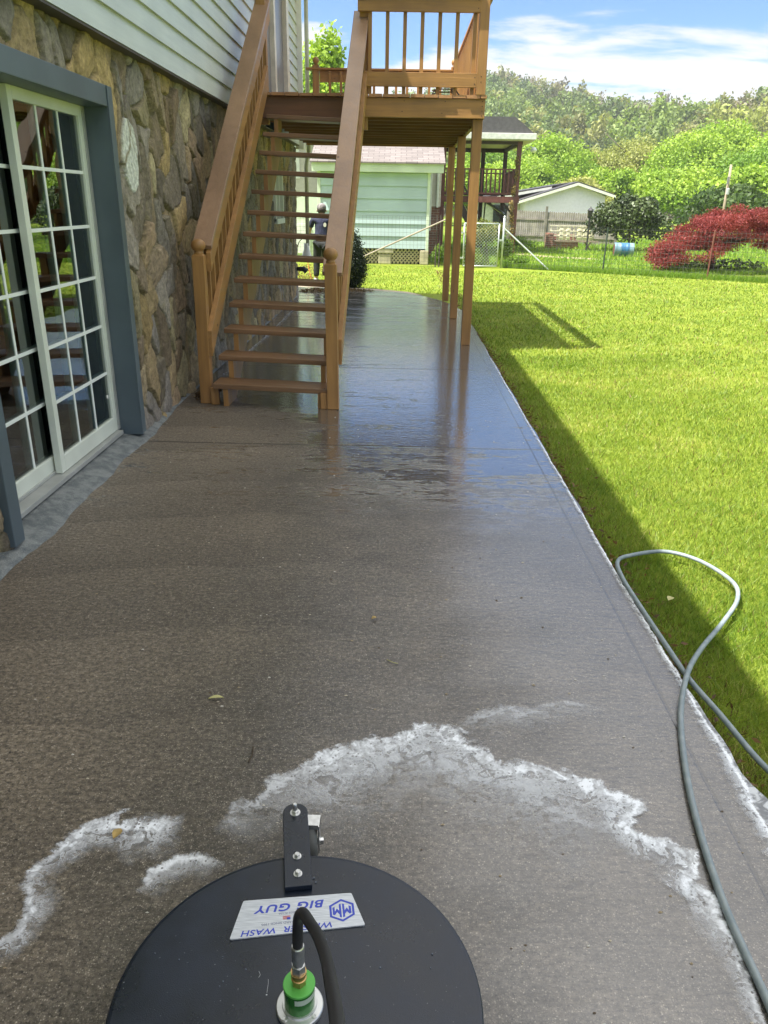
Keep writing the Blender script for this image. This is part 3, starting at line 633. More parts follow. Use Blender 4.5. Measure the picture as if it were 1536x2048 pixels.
# ---------------------------------------------------------------- round surface cleaner in the foreground
SC = thing('surface_cleaner', 'round black surface cleaner deck with green swivel and silver name plate on the wet concrete', 'surface cleaner', (-.162, 1.012, 0))
def text_mesh(s, size, shear_=0., bold=0.0, spacing=1.0):
    cu = bpy.data.curves.new('t', 'FONT'); cu.body = s; cu.size = size; cu.align_x = 'CENTER'; cu.align_y = 'CENTER'; cu.shear = shear_; cu.offset = bold; cu.space_character = spacing
    o = bpy.data.objects.new('t', cu); col.objects.link(o); dg = bpy.context.evaluated_depsgraph_get(); me = o.evaluated_get(dg).to_mesh()
    V = [tuple(v.co) for v in me.vertices]; Fs = [tuple(p.vertices) for p in me.polygons]; o.evaluated_get(dg).to_mesh_clear(); bpy.data.objects.remove(o); return V, Fs
def cleaner():
    cx, cy = -.162, 1.012
    t = NT('black_powder_coat'); p = t.pos(); n = t.noise(p, 500, 2, .6); b = t.noise(p, 9, 4, .6); sp = t.noise(p, 170, 2, .5)
    c = t.mix(t.ramp(b, .35, .7), (.004, .008, .016, 1), (.008, .014, .028, 1)); c = t.mix(t.ramp(sp, .735, .76, 0, .5), c, (.25, .26, .27, 1))
    black = t.done(t.bsdf(c, t.ramp(b, .3, .7, .26, .38), 0, t.bump(n, .35, .0012), Specular_IOR_Level=.55))
    steel = simple('zinc_steel', (.62, .63, .62), .28, .9, var=.15, vs=60, bumps=.1)
    rubber = simple('black_rubber', (.018, .018, .02), .45, bumps=.3, bs=400, bd=.001)
    MB().lathe([(.30, .06), (.342, .06), (.3555, .066), (.3555, .122), (.3545, .1275), (.352, .130), (.345, .1312), (.12, .1335), (.0, .134)], (cx, cy, 0), 128).build('deck_plate', black, SC, smooth=False)
    sk = MB().lathe([(.352, .012), (.356, .012), (.358, .064), (.350, .064)], (cx, cy, 0), 96).build('skirt', rubber, SC, smooth=True)
    # name plate: trapezoid with rounded corners
    C4 = [Vector(v) for v in ((-.306, 1.229), (-.073, 1.258), (-.039, 1.178), (-.317, 1.134))]
    poly = []
    for i in range(4):
        p0, p1, p2 = C4[i-1], C4[i], C4[(i+1) % 4]; a = p1+(p0-p1).normalized()*.004; b = p1+(p2-p1).normalized()*.004
        for k in range(5):
            u = k/4; poly.append(tuple(a*(1-u)**2+p1*2*u*(1-u)+b*u*u))
    t = NT('brushed_plate'); g = t.noise(t.pos((30, 900, 1)), 1.0, 3); c = t.mix(t.ramp(g, .3, .7), (.40, .43, .46, 1), (.62, .65, .68, 1))
    pm = t.done(t.bsdf(c, .38, .35, t.bump(g, .1, .0005)))
    plate = MB().prism(poly, 2, .1335, .1365).build('name_plate', pm, SC)
    blue = simple('blue_print', (.03, .055, .42), .4, var=.05); grey = simple('grey_print', (.16, .18, .26), .5, var=.05); red = simple('red_print', (.55, .12, .12), .5, var=.03)
    # local frame of the plate: text reads upside down for the operator
    ux = (C4[3]-C4[2]).normalized(); uy = Vector((ux.y, -ux.x))*1.0
    if uy.y > 0: uy = -uy
    # reading direction runs from screen right to left
    ctr = (C4[0]+C4[1]+C4[2]+C4[3])/4
    def place(V, Fs, x, y, mat, name, sx=1, sy=1, z=.1368, rot=0):
        m = MB(); vs = []
        for i, v in enumerate(V):
            q = ctr+ux*(x+v[0]*sx)+uy*(y+v[1]*sy); vs.append((q.x, q.y, z[i] if isinstance(z, list) else z))
        m.add(vs, Fs); o = sub(m, name, mat, plate); return o
    V, Fs = text_mesh('WHISPER  WASH', .0245, .22, .0004, 1.04); place(V, Fs, .022, .0335, blue, 'brand_lettering', 1.0, .78)
    V, Fs = text_mesh('THE STANDARD SINCE 1995', .0088, 0, .0001); place(V, Fs, .022, .0175, grey, 'small_lettering', 1., .85)
    V, Fs = text_mesh('MADE IN USA', .0062, 0, .0001); place(V, Fs, .022, -.0055, grey, 'small_lettering')
    V, Fs = text_mesh('BIG GUY', .035, .22, .00035, 1.1); V2 = list(V); F2 = list(Fs)
    for dx, dy in ((.0011, 0), (.0006, .0006), (.0006, -.0006)): k = len(V2); V2 += [(a+dx, b+dy, c) for a, b, c in V]; F2 += [tuple(i+k for i in q) for q in Fs]
    zs_ = [.1368]*len(V)+[.13685]*len(V)+[.1369]*len(V)+[.13695]*len(V); place(V2, F2, .014, -.0215, blue, 'big_lettering', 1.0, .74, z=zs_)
    # thin horizontal gap through the big letters
    # flag
    for i in range(7): place([(-.008, i*.0013, 0), (.008, i*.0013, 0), (.008, i*.0013+.0007, 0), (-.008, i*.0013+.0007, 0)], [(0,1,2,3)], .024, .0015, red, 'flag_stripe')
    place([(-.008, .0045, 0), (-.0005, .0045, 0), (-.0005, .0095, 0), (-.008, .0095, 0)], [(0,1,2,3)], .024, .0015, blue, 'flag_canton', z=.1371)
    # hexagon emblem with two peaked letters
    hx = [(.026*math.sin(k*math.pi/3), .026*math.cos(k*math.pi/3)) for k in range(6)]; hi = [(a*.82, b*.82) for a, b in hx]
    vs = [(a, b, 0) for a, b in hx+hi]; place(vs, [(k, (k+1) % 6, 6+(k+1) % 6, 6+k) for k in range(6)], -.094, .002, blue, 'emblem', 1.18, 1.1)
    def strokes(sg):
        pts = [(.0012, -.0185), (.0012, .017), (.0052, .015), (.0052, -.001), (.0095, .0055), (.0135, -.002), (.0135, .0105), (.0178, .008), (.0178, -.009), (.0140, -.011), (.0095, -.004), (.0052, -.010), (.0052, -.0165)]
        return [(sg*a, b, 0) for a, b in pts]
    for sg in (1, -1):
        v = strokes(sg); place(v, [tuple(range(len(v)))], -.094, .002, blue, 'emblem_letter', 1.12, -1.0)
    clear = simple('water_drop', (.10, .12, .15), .04, bumps=0); g = random.Random(8); m = MB()
    for i in range(36):
        a = g.uniform(.1, 3.0); rr = .34*math.sqrt(g.random()); x, y = cx+rr*math.cos(a), cy+rr*math.sin(a); q = g.uniform(.0008, .0024); m.lathe([(q, 0), (q*.8, q*.4), (q*.3, q*.55), (0, q*.58)], (x, y, .1334), 8)
    m.build('water_drops', clear, SC, smooth=True, kind='stuff')
    chip = simple('bare_metal_scuff', (.55, .57, .58), .5)
    MB().lathe([(.0016, 0), (.001, .0008), (0, .001)], (-.222, 1.02, .1336), 8).build('paint_chip', chip, SC)
    MB().tube([(-.222, 1.024, .1337), (-.2225, 1.045, .1337), (-.224, 1.052, .1337)], .0003, 4).build('scratch', chip, SC)
    MB().tube([(-.245, 1.068, .1337), (-.241, 1.061, .1337), (-.243, 1.055, .1337)], .0003, 4).build('scratch', chip, SC)
    # caster bracket
    ax = Vector((-.225, 1.482)); bx = Vector((-.19, 1.262)); d = (ax-bx).normalized(); s = Vector((d.y, -d.x))*.0305
    pl = [tuple(bx-s), tuple(bx+s), tuple(ax+s)]
    for k in range(1, 12):
        a = math.pi*k/12; q = ax+s*math.cos(a)+d*.0305*math.sin(a); pl.append(tuple(q))
    pl.append(tuple(ax-s)); br = MB().prism(pl, 2, .1345, .148).build('bracket', black, SC, bevel=.0015)
    for q, big in ((ax-d*.002, 1), (bx+d*.083, 0), (bx+d*.033, 0)):
        m = MB(); r = .0085 if big else .0066
        m.lathe([(r*1.5, 0), (r*1.5, .0015), (r*.95, .0016)], (q.x, q.y, .148), 20)
        m.lathe([(r, .0016), (r, .008), (r*.8, .0092)], (q.x, q.y, .148), 6)
        if big: m.lathe([(.0052, .009), (.0052, .026), (.004, .028)], (q.x, q.y, .148), 14)
        sub(m, 'bolt', steel, br)
    # caster wheel
    wc = Vector((-.188, 1.475, .062))
    w = MB().lathe([(.02, -.016), (.056, -.016), (.062, -.008), (.062, .008), (.056, .016), (.02, .016)], wc, 32, (1, .15, 0)).build('caster_wheel', simple('grey_tyre', (.07, .075, .07), .6), SC, smooth=True)
    f = MB().box(-.214, -.211, 1.45, 1.49, .05, .134).box(-.166, -.163, 1.45, 1.49, .05, .134).box(-.214, -.163, 1.455, 1.490, .12, .1335)
    f.build('caster_fork', steel, SC)
    MB().lathe([(.009, 0), (.009, .066)], (-.221, 1.47, .062), 8, (1, .15, 0)).build('caster_axle', steel, SC)
    # swivel
    q = Vector((-.155, .997, .134))
    al = simple('satin_aluminium', (.56, .57, .56), .32, .75, var=.08)
    fl = MB().lathe([(.042, 0), (.0445, .001), (.0445, .008), (.043, .0095), (.033, .0098), (.032, .0135), (.0, .0135)], q, 48).build('swivel_flange', al, SC, smooth=False)
    for k in range(4):
        a = R(52+90*k); c = q+Vector((math.cos(a)*.038, math.sin(a)*.038, .0096)); sub(MB().lathe([(.0045, 0), (.0045, .002), (.0024, .002), (.0024, .0006), (0, .0006)], c, 14), 'bolt', steel, fl)
    gm = simple('green_anodised', (.03, .16, .03), .22, .35, var=.05); gt = simple('green_anodised_top', (.10, .40, .07), .42, .2, var=.05)
    sb = MB().lathe([(.0285, 0), (.0285, .046), (.0275, .0475), (0, .0475)], q+Vector((0, 0, .0136)), 48).build('swivel_body', gm, SC, smooth=False)
    sub(MB().lathe([(.0285, 0), (.0300, .0005), (.0300, .0045), (.0290, .0055), (.0, .0055)], q+Vector((0, 0, .0612)), 48), 'swivel_cap', gt, sb)
    sub(MB().lathe([(.0288, 0), (.0288, .010)], q+Vector((0, 0, .046)), 48), 'swivel_band', gm, sb)
    # little label round the body facing the operator
    lv = []; 
    for zz in (.045, .058):
        for k in range(9):
            a = R(-120+12*k+20); lv.append((q.x+.0291*math.cos(a), q.y+.0291*math.sin(a), .134+zz-.002))
    sub(MB().add(lv, [(k, k+1, 10+k, 9+k) for k in range(8)]), 'spec_label', simple('dull_silver_label', (.35, .42, .34), .5), sb)
    brass = simple('brass', (.42, .28, .12), .3, .85, var=.1)
    bf = MB().lathe([(.0135, 0), (.0135, .012)], q+Vector((0, 0, .067)), 6).lathe([(.0145, .0125), (.0145, .016), (.0125, .017), (.0125, .024), (.0148, .025), (.0148, .030)], q+Vector((0, 0, .067)), 24).build('brass_fitting', brass, SC)
    hf = MB().lathe([(.0132, 0), (.0132, .018)], q+Vector((0, 0, .0975)), 6).lathe([(.0105, .018), (.0100, .026)], q+Vector((0, 0, .0975)), 20).lathe([(.0118, .026), (.0118, .064), (.0108, .066)], q+Vector((0, 0, .0975)), 24).build('hose_crimp', steel, SC)
    z0 = .134+.067+.09
    pts = [(q.x, q.y, z0-.03), (q.x, q.y, z0+.01), (-.154, .998, z0+.05), (-.150, .992, z0+.085), (-.140, .975, z0+.112), (-.125, .945, z0+.126), (-.108, .91, z0+.14), (-.088, .84, z0+.18), (-.072, .75, z0+.245), (-.055, .64, z0+.335), (-.045, .55, z0+.42), (-.035, .45, z0+.52), (-.03, .30, z0+.62), (-.03, .1, z0+.70)]
    P = smooth_path(pts, 8); MB().tube(P, .0098, 16).build('feed_hose', rubber, SC, smooth=True)
def smooth_path(pts, k):
    pts = [Vector(p) for p in pts]; out = []
    for i in range(len(pts)-1):
        p0 = pts[max(i-1, 0)]; p1 = pts[i]; p2 = pts[i+1]; p3 = pts[min(i+2, len(pts)-1)]
        for j in range(k):
            t = j/k; out.append(.5*((2*p1)+(p2-p0)*t+(2*p0-5*p1+4*p2-p3)*t*t+(3*p1-p0-3*p2+p3)*t**3))
    out.append(pts[-1]); return out
cleaner()

def hose():
    H = [(.790, .55), (.798, .85), (.806, 1.116), (.811, 1.389), (.856, 1.726), (.942, 2.065), (1.035, 2.291), (1.172, 2.524), (1.373, 2.8), (1.513, 3.004), (1.554, 3.175), (1.482, 3.386), (1.345, 3.483), (1.157, 3.425), (1.052, 3.26), (1.03, 3.098), (1.033, 2.85), (1.045, 2.5), (1.062, 2.322), (1.093, 2.124), (1.154, 1.905), (1.24, 1.66), (1.34, 1.4)]
    pts = []
    for i, (x, y) in enumerate(H):
        z = .013 if x < 1.03 else (-.03 if x > 1.12 else .002)
        if i == 5: z = .014
        if i == 6: z = .034
        if i == 7: z = .0
        if 14 <= i <= 17: z = .013
        pts.append((x, y, z))
    t = NT('grey_hose'); n = t.noise(t.pos(), 30, 4); c = t.mix(t.ramp(n, .4, .7, 0, .6), (.19, .235, .25, 1), (.30, .34, .34, 1))
    m = t.done(t.bsdf(c, .42, 0, t.bump(t.noise(t.pos(), 700, 2), .2, .001)))
    h = MB().tube(smooth_path(pts, 10), .0098, 12).build('pressure_hose', m, smooth=True)
    h['label'] = 'grey pressure hose looping off the wet concrete onto the grass'; h['category'] = 'hose'
hose()

# ---------------------------------------------------------------- soap foam left by the wash
def m_foam():
    t = NT('soap_foam'); uv = t.n('UVMap').outputs[0]; s = t.n('SeparateXYZ'); t.nt.links.new(uv, s.inputs[0]); v = s.outputs[1]
    wt = attr(t); ws = t.n('SeparateColor'); t.nt.links.new(wt, ws.inputs[0]); dens = ws.outputs[0]
    p = t.pos(); q = t.n('Mapping'); t.nt.links.new(uv, q.inputs[0]); q.inputs['Scale'].default_value = (46, 1.6, 1)
    warp = t.n('TexNoise'); t.nt.links.new(p, warp.inputs[0]); warp.inputs['Scale'].default_value = 11; warp.inputs['Detail'].default_value = 4
    va = t.n('VectorMath', operation='MULTIPLY_ADD'); t.nt.links.new(warp.outputs['Color'], va.inputs[0]); va.inputs[1].default_value = (.35, .35, 0); t.nt.links.new(p, va.inputs[2])
    n1 = t.noise(va.outputs[0], 14, 6, .62, .5); n2 = t.noise(p, 75, 4, .7); hair = t.noise(q.outputs[0], 1.0, 4, .6)
    edge = t.noise(p, 22, 5, .7)
    lobes = t.noise(p, 7, 3, .6, .8)
    vv = t.math('ADD', v, t.math('MULTIPLY', t.math('SUBTRACT', hair, .5), .16)); vv = t.math('ADD', vv, t.math('MULTIPLY', t.math('SUBTRACT', edge, .5), .42)); vv = t.math('ADD', vv, t.math('MULTIPLY', t.math('SUBTRACT', lobes, .5), .75))
    rim = t.math('MULTIPLY', t.ramp(vv, .08, .24), t.ramp(vv, .28, .52, 1, 0)); rim = t.math('MULTIPLY', rim, t.math('ADD', .28, t.ramp(n1, .34, .66, 0, .62)))
    curl = t.ramp(t.math('ABSOLUTE', t.math('SUBTRACT', n1, .5)), .0, .05, .28, 0)
    film = t.math('MULTIPLY', t.math('MULTIPLY', t.ramp(vv, .08, .30), t.ramp(vv, .35, 1.0, 1, 0)), t.math('ADD', t.ramp(n1, .35, .7, .10, .42), curl))
    a = t.math('MAXIMUM', rim, film); a = t.math('MULTIPLY', a, t.ramp(n2, .22, .55, .7, 1.1))
    vo = t.n('TexVoronoi'); vo.inputs['Scale'].default_value = 85; t.nt.links.new(p, vo.inputs['Vector']); vcx = t.n('SeparateColor'); t.nt.links.new(vo.outputs['Color'], vcx.inputs[0])
    hole = t.math('MULTIPLY', t.ramp(vo.outputs['Distance'], .22, .32, 1, 0), t.ramp(vcx.outputs[1], .62, .72)); 
    a = t.math('MULTIPLY', t.math('MULTIPLY', a, dens), t.math('SUBTRACT', 1.0, t.math('MULTIPLY', hole, .7)), clamp=True)
    b = t.bsdf((.80, .83, .86, 1), .40, 0, t.bump(t.math('ADD', n1, n2), .25, .003)); tr = t.n('BsdfTransparent'); m = t.n('MixShader')
    t.nt.links.new(a, m.inputs[0]); t.nt.links.new(tr.outputs[0], m.inputs[1]); t.nt.links.new(b, m.inputs[2]); return t.done(m.outputs[0])
M_foam = m_foam()
def foam(name, label, pts, w, z=.004, side=1, dens=None, k=8):
    P = smooth_path([(x, y, 0) for x, y in pts], k); n = len(P); V = []; C = []; UV = []; L = 0; cols = 6
    ws = np.interp(np.linspace(0, 1, n), np.linspace(0, 1, len(w)), w); ds = np.interp(np.linspace(0, 1, n), np.linspace(0, 1, len(dens or [1])), dens or [1])
    for i, p in enumerate(P):
        a = P[max(i-6, 0)]; b = P[min(i+6, n-1)]; d = (b-a).normalized(); nn = Vector((d.y, -d.x, 0))*side
        if i: L += (P[i]-P[i-1]).length
        fade = min(1, i/(k*.8), (n-1-i)/(k*.8))
        for j in range(cols):
            v = j/(cols-1); q = p+nn*ws[i]*(v-.22); V.append((q.x, q.y, z+.0009*i/n+.0002*v)); C.append([ds[i]*fade]*3); UV.append((L*3, v))
    F_ = [(i*cols+j, i*cols+j+1, (i+1)*cols+j+1, (i+1)*cols+j) for i in range(n-1) for j in range(cols-1)]
    o = npmesh(name, V, F_, M_foam, colr=np.array(C), kind='stuff', label=label, category='foam'); uv = o.data.uv_layers.new(name='UVMap'); UV = np.array(UV)
    li = np.zeros(len(o.data.loops), np.int32); o.data.loops.foreach_get('vertex_index', li); uv.data.foreach_set('uv', UV[li].ravel()); return o
foam('soap_foam', 'small white soap foam crescent left of the black round cleaner', [(-.90, 1.16), (-.85, 1.226), (-.825, 1.306), (-.875, 1.39), (-.845, 1.469), (-.781, 1.555), (-.70, 1.595), (-.62, 1.59), (-.54, 1.60)], [.08, .09, .10, .12, .15, .20, .18], dens=[.9, 1.2, .8, 1.2, 1.3, 1.5, 1.2])
foam('soap_foam', 'faint foam blobs between the left crescent and the black cleaner', [(-.60, 1.36), (-.575, 1.416), (-.535, 1.46), (-.47, 1.475), (-.40, 1.44)], [.08, .12, .09], z=.0048, dens=[.9, 1.1, .7])
foam('soap_foam', 'long curling white foam line arching beyond the black cleaner to the hose', [(-.46, 1.56), (-.42, 1.61), (-.342, 1.71), (-.253, 1.795), (-.113, 1.885), (.038, 1.965), (.164, 2.01), (.28, 1.905), (.378, 1.84), (.518, 1.80), (.634, 1.75), (.715, 1.70), (.66, 1.61), (.70, 1.565), (.785, 1.53), (.752, 1.416), (.72, 1.385)],
     [.16, .20, .24, .26, .22, .20, .17, .14, .15, .12], dens=[.3, .6, 1.0, 1.25, 1.1, 1.2, 1.3, 1.4, 1.4, 1.3])
foam('soap_foam', 'white foam trail running beside the hose at the lower right', [(.765, 1.44), (.79, 1.40), (.795, 1.30), (.795, 1.217), (.785, 1.1), (.78, .95), (.77, .8), (.77, .6)], [.09, .12, .08, .05, .045, .04], z=.0048, dens=[1.4, 1.2, 1, .9, 1, .9])
foam('soap_foam', 'thin milky foam smear on the concrete above the long foam arc', [(.22, 2.02), (.33, 2.10), (.45, 2.13), (.587, 2.16), (.72, 2.12)], [.14, .20, .16, .08], z=.0042, dens=[.4, .5, .42, .3])
foam('soap_foam', 'hazy foam film spreading between the foam arc and the cleaner', [(-.30, 1.62), (-.1, 1.80), (.1, 1.90), (.3, 1.80), (.5, 1.68), (.62, 1.55)], [.3, .34, .34, .3], z=.0036, dens=[.5, .5, .5, .4])
foam('soap_foam', 'white foam line collected along the edge between concrete and grass', [(1.030, .9), (1.031, 1.4), (1.03, 1.7), (1.031, 1.9), (1.028, 2.2), (1.026, 2.6), (1.02, 3.0), (1.02, 3.4), (1.022, 4.2), (1.02, 5.5), (1.02, 7.0), (1.02, 9.0)], [.08, .075, .06, .045, .035, .03, .028, .028, .028, .03], z=.006, side=-1, dens=[1.6, 1.6, 1.5, 1.5, 1.4, 1.4, 1.2, 1.2])
foam('soap_foam', 'white suds along the foot of the stone wall behind the stairs', [(-1.66, 7.0), (-1.62, 7.8), (-1.63, 8.7), (-1.60, 9.8), (-1.60, 11.2), (-1.6, 12.8)], [.08, .1, .08, .1], z=.005, dens=[1.0, .9, .9, .6])
def gutter():   # milky wash water lying between slab and grass
    t = NT('milky_water'); p = t.pos(); n = t.noise(p, 16, 5, .6, 1.5); c = t.mix(t.ramp(n, .42, .6), (.16, .17, .18, 1), (.55, .57, .58, 1))
    m = t.done(t.bsdf(c, t.ramp(n, .4, .6, .08, .4), 0, t.bump(n, .3, .01)))
    L = []; Rr = []
    for y in np.arange(.6, 2.35, .05):
        w = max(.0, min(.075, (2.3-y)*.07))*(1+.35*math.sin(y*9)+.25*math.sin(y*23)); L.append((1.031, y)); Rr.append((1.037+w, y))
    MB().prism(L+Rr[::-1], 2, GZ-.02, -.004).build('wash_water', m, kind='structure')
gutter()
def litter():
    dl = simple('dry_leaf', (.34, .24, .08), .7, var=.3, vs=60); gl = simple('pale_leaf', (.40, .38, .16), .7)
    def leaf(x, y, ln, w, a, mat, label, z=.004):
        V = []; n = 7
        for i in range(n):
            u = i/(n-1); ww = w*math.sin(math.pi*min(max(u, .02), .98))**.8; zz = z+.006*math.sin(u*3)+.001
            for s in (-1, 0, 1):
                lx = (u-.5)*ln; ly = s*ww/2; V.append((x+lx*math.cos(a)-ly*math.sin(a), y+lx*math.sin(a)+ly*math.cos(a), zz+abs(s)*.004))
        Fs = [(i*3+j, i*3+j+1, (i+1)*3+j+1, (i+1)*3+j) for i in range(n-1) for j in (0, 1)]
        o = MB().add(V, Fs).build('fallen_leaf', mat, smooth=True); o['label'] = label; o['category'] = 'leaf'
    leaf(-.576, 2.135, .05, .017, .15, gl, 'narrow pale green leaf lying alone on brown wet concrete left of centre')
    leaf(-.70, 1.535, .034, .026, 1.3, dl, 'small yellow-brown leaf caught in the left foam crescent', .006)
    leaf(-.066, 2.69, .022, .02, .5, dl, 'tiny tan leaf in the middle of the wet concrete')
    leaf(1.22, 3.0, .04, .03, .9, gl, 'pale dead leaf on the shaded grass inside the hose loop', -.04)
    tw = simple('twig', (.05, .035, .02), .8)
    o = MB().tube([(-.41, 1.90, .004), (-.405, 1.86, .007), (-.412, 1.83, .004)], .0022, 5).build('twig', tw); o['label'] = 'short dark twig on the concrete above the foam arc'; o['category'] = 'twig'
    o = MB().tube([(-.01, 2.40, .004), (.01, 2.38, .006), (.03, 2.375, .004)], .0016, 5).build('twig', gl); o['label'] = 'thin pale straw on the wet concrete right of the tiny tan leaf'; o['category'] = 'twig'
    g = np.random.default_rng(15); n = 1500; y = 1.2+g.random(n)**1.3*9; x = 1.035+g.exponential(.03, n); V = []
    for i in range(n):
        q = np.array([x[i], y[i], GZ+.045+.02*g.random()]); u = g.normal(0, 1, 3)*[1, 1, .4]; u /= np.linalg.norm(u); w = np.cross(u, g.normal(0, 1, 3)); w /= np.linalg.norm(w); k = g.uniform(.005, .013); V += [q+u*k*1.6, q+w*k*.6, q-u*k*1.6, q-w*k*.6]
    npmesh('edge_litter', V, np.arange(4*n).reshape(-1, 4), M_leaf, colr=np.repeat(g.uniform(.5, 1.6, (n, 1))*np.array([.15, .085, .04]), 4, 0), kind='stuff', label='brown clippings and dead leaf scraps along the slab edge', category='litter')
    # crumbs of grit and wet leaf scraps on the slab
    g = np.random.default_rng(5); n = 420; x = g.uniform(-1.5, .95, n); y = .9+g.random(n)**1.3*5; s = g.uniform(.0012, .0038, n); a = g.uniform(0, 6.28, n); V = []; Fs = []; C = []
    for i in range(n):
        o0 = len(V); 
        for k in range(4): V.append((x[i]+s[i]*1.4*math.cos(a[i]+k*1.57)*(1 if k % 2 else 1.5), y[i]+s[i]*math.sin(a[i]+k*1.57), .001))
        V.append((x[i], y[i], .001+s[i])); Fs += [(o0+k, o0+(k+1) % 4, o0+4) for k in range(4)]
        c = random.choice([(.45, .40, .30), (.30, .24, .15), (.10, .07, .04), (.5, .48, .42)]); C += [c]*5
    npmesh('grit', V, Fs, leafmat('grit', 0, .7), colr=np.array(C), nper=3, kind='stuff', label='scattered pale grit on the wet concrete', category='grit')
    # leaf litter heaps at the far corner and under the clipped shrub
    for (cx, cy, rx, ry, lab) in ((-1.55, 14.75, .28, .35, 'brown leaf litter heaped at the far corner of the stone wall'), (-.95, 14.95, .5, .22, 'scattered brown litter on the slab under the dark clipped shrub'), (-1.62, 6.55, .09, .35, 'wet leaf scraps against the stone wall behind the stair foot')):
        n = 260; r = g.random(n)**.6; th = g.uniform(0, 6.28, n); P = np.c_[cx+rx*r*np.cos(th), cy+ry*r*np.sin(th), .004+.05*(1-r)*g.random(n)]; V = []
        for q in P:
            u = g.normal(0, 1, 3); u /= np.linalg.norm(u); w = np.cross(u, g.normal(0, 1, 3)); w /= np.linalg.norm(w); s = g.uniform(.012, .03); V += [q+u*s, q+w*s*.6, q-u*s, q-w*s*.6]
        V = np.array(V); V[:, 2] = np.maximum(V[:, 2], .002)
        c = np.repeat(g.uniform(.5, 1.4, (n, 1))*np.array([.13, .085, .045]), 4, 0)
        npmesh('leaf_litter', V, np.arange(len(V)).reshape(-1, 4), M_leaf, colr=c, kind='stuff', label=lab, category='litter')
litter()

# ---------------------------------------------------------------- foliage
def leafcloud(blobs, n, size, c0, c1, seed=1, shell=.55, flat=0., droop=0., noise=.18, aspect=.6):
    g = np.random.default_rng(seed); B = np.array(blobs, float); vol = (B[:, 3]*B[:, 4]*B[:, 5])**(2/3); vol /= vol.sum()
    k = g.choice(len(B), n, p=vol); d = g.normal(0, 1, (n, 3)); d /= np.linalg.norm(d, axis=1)[:, None]
    r = shell+(1-shell)*g.random(n)**.6; r *= 1+noise*g.normal(0, 1, n)*.5
    # push leaves into twig-sized bunches so the crown breaks into clumps
    bc = g.normal(0, 1, (max(n//22, 1), 3))*.10; P = B[k, :3]+d*r[:, None]*B[k, 3:6]; P += bc[g.integers(0, len(bc), n)]*B[k, 3:6]
    nr = d*.8+g.normal(0, .75, (n, 3)); nr[:, 2] += flat; nr /= np.linalg.norm(nr, axis=1)[:, None]
    u = np.cross(nr, g.normal(0, 1, (n, 3))); u[:, 2] -= droop; u /= np.linalg.norm(u, axis=1)[:, None]; w = np.cross(nr, u)
    s = (size*g.uniform(.55, 1.35, n))[:, None]; V = np.stack([P+u*s, P+w*s*aspect, P-u*s, P-w*s*aspect], 1).reshape(-1, 3)
    bt = g.random(len(B))[k]*.6+g.random(n)*.5; bt = np.clip(bt, 0, 1)[:, None]
    c = np.array(c0)*(1-bt)+np.array(c1)*bt; c *= g.uniform(.8, 1.2, (n, 1))
    return V, np.repeat(c, 4, 0)
def quads(V): return np.arange(len(V)).reshape(-1, 4)
def blobset(cx, cy, cz, rx, ry, rz, n, seed, small=.42):
    g = np.random.default_rng(seed); out = [(cx, cy, cz, rx*.62, ry*.62, rz*.66)]
    for i in range(n):
        d = g.normal(0, 1, 3); d /= np.linalg.norm(d); d[2] = abs(d[2])*1.1-.35; q = g.uniform(.55, .82); s = small*g.uniform(.6, 1.2)
        out.append((cx+d[0]*rx*q, cy+d[1]*ry*q, cz+d[2]*rz*q, rx*s, ry*s, rz*s))
    return out
def trunk_mb(x, y, z0, z1, r, seed, limbs=6, spread=.5):
    g = random.Random(seed); m = MB(); H = z1-z0
    m.tube([(x, y, z0), (x+.02*H, y, z0+H*.3), (x-.01*H, y+.02*H, z0+H*.65), (x+.02*H, y, z1)], [r*1.2, r*.9, r*.6, r*.2], 7)
    for i in range(limbs):
        a = g.uniform(0, 6.28); b = z0+H*g.uniform(.25, .75); L = H*spread*g.uniform(.5, 1)
        m.tube([(x, y, b), (x+math.cos(a)*L*.5, y+math.sin(a)*L*.5, b+L*.45), (x+math.cos(a)*L, y+math.sin(a)*L, b+L*.8)], [r*.5, r*.3, r*.08], 5)
    return m
def tree(name, label, x, y, w, h, c0, c1, seed, n=7000, size=.22, base=.12, group=None, mat=None, cat='tree', zg=GZ, nb=16, lean=0, shell=.5, small=.42):
    t = thing(name, label, cat, (x, y, zg), group)
    zc = zg+h*(base+(1-base)/2); rz = h*(1-base)/2
    V, c = leafcloud(blobset(x+lean, y, zc, w/2, w/2, rz, nb, seed, small), n, size, c0, c1, seed, shell)
    npmesh('crown', V, quads(V), mat or M_leaf, t, c)
    trunk_mb(x, y, zg-.1, zg+h*.8, max(.05, h*.018), seed).build('trunk', M_bark, t, smooth=True); return t
SPR0, SPR1 = (.15, .27, .03), (.33, .45, .06)      # fresh spring green
OLV0, OLV1 = (.20, .24, .06), (.36, .37, .12)       # budding yellow olive
GRN0, GRN1 = (.12, .23, .03), (.23, .36, .06)
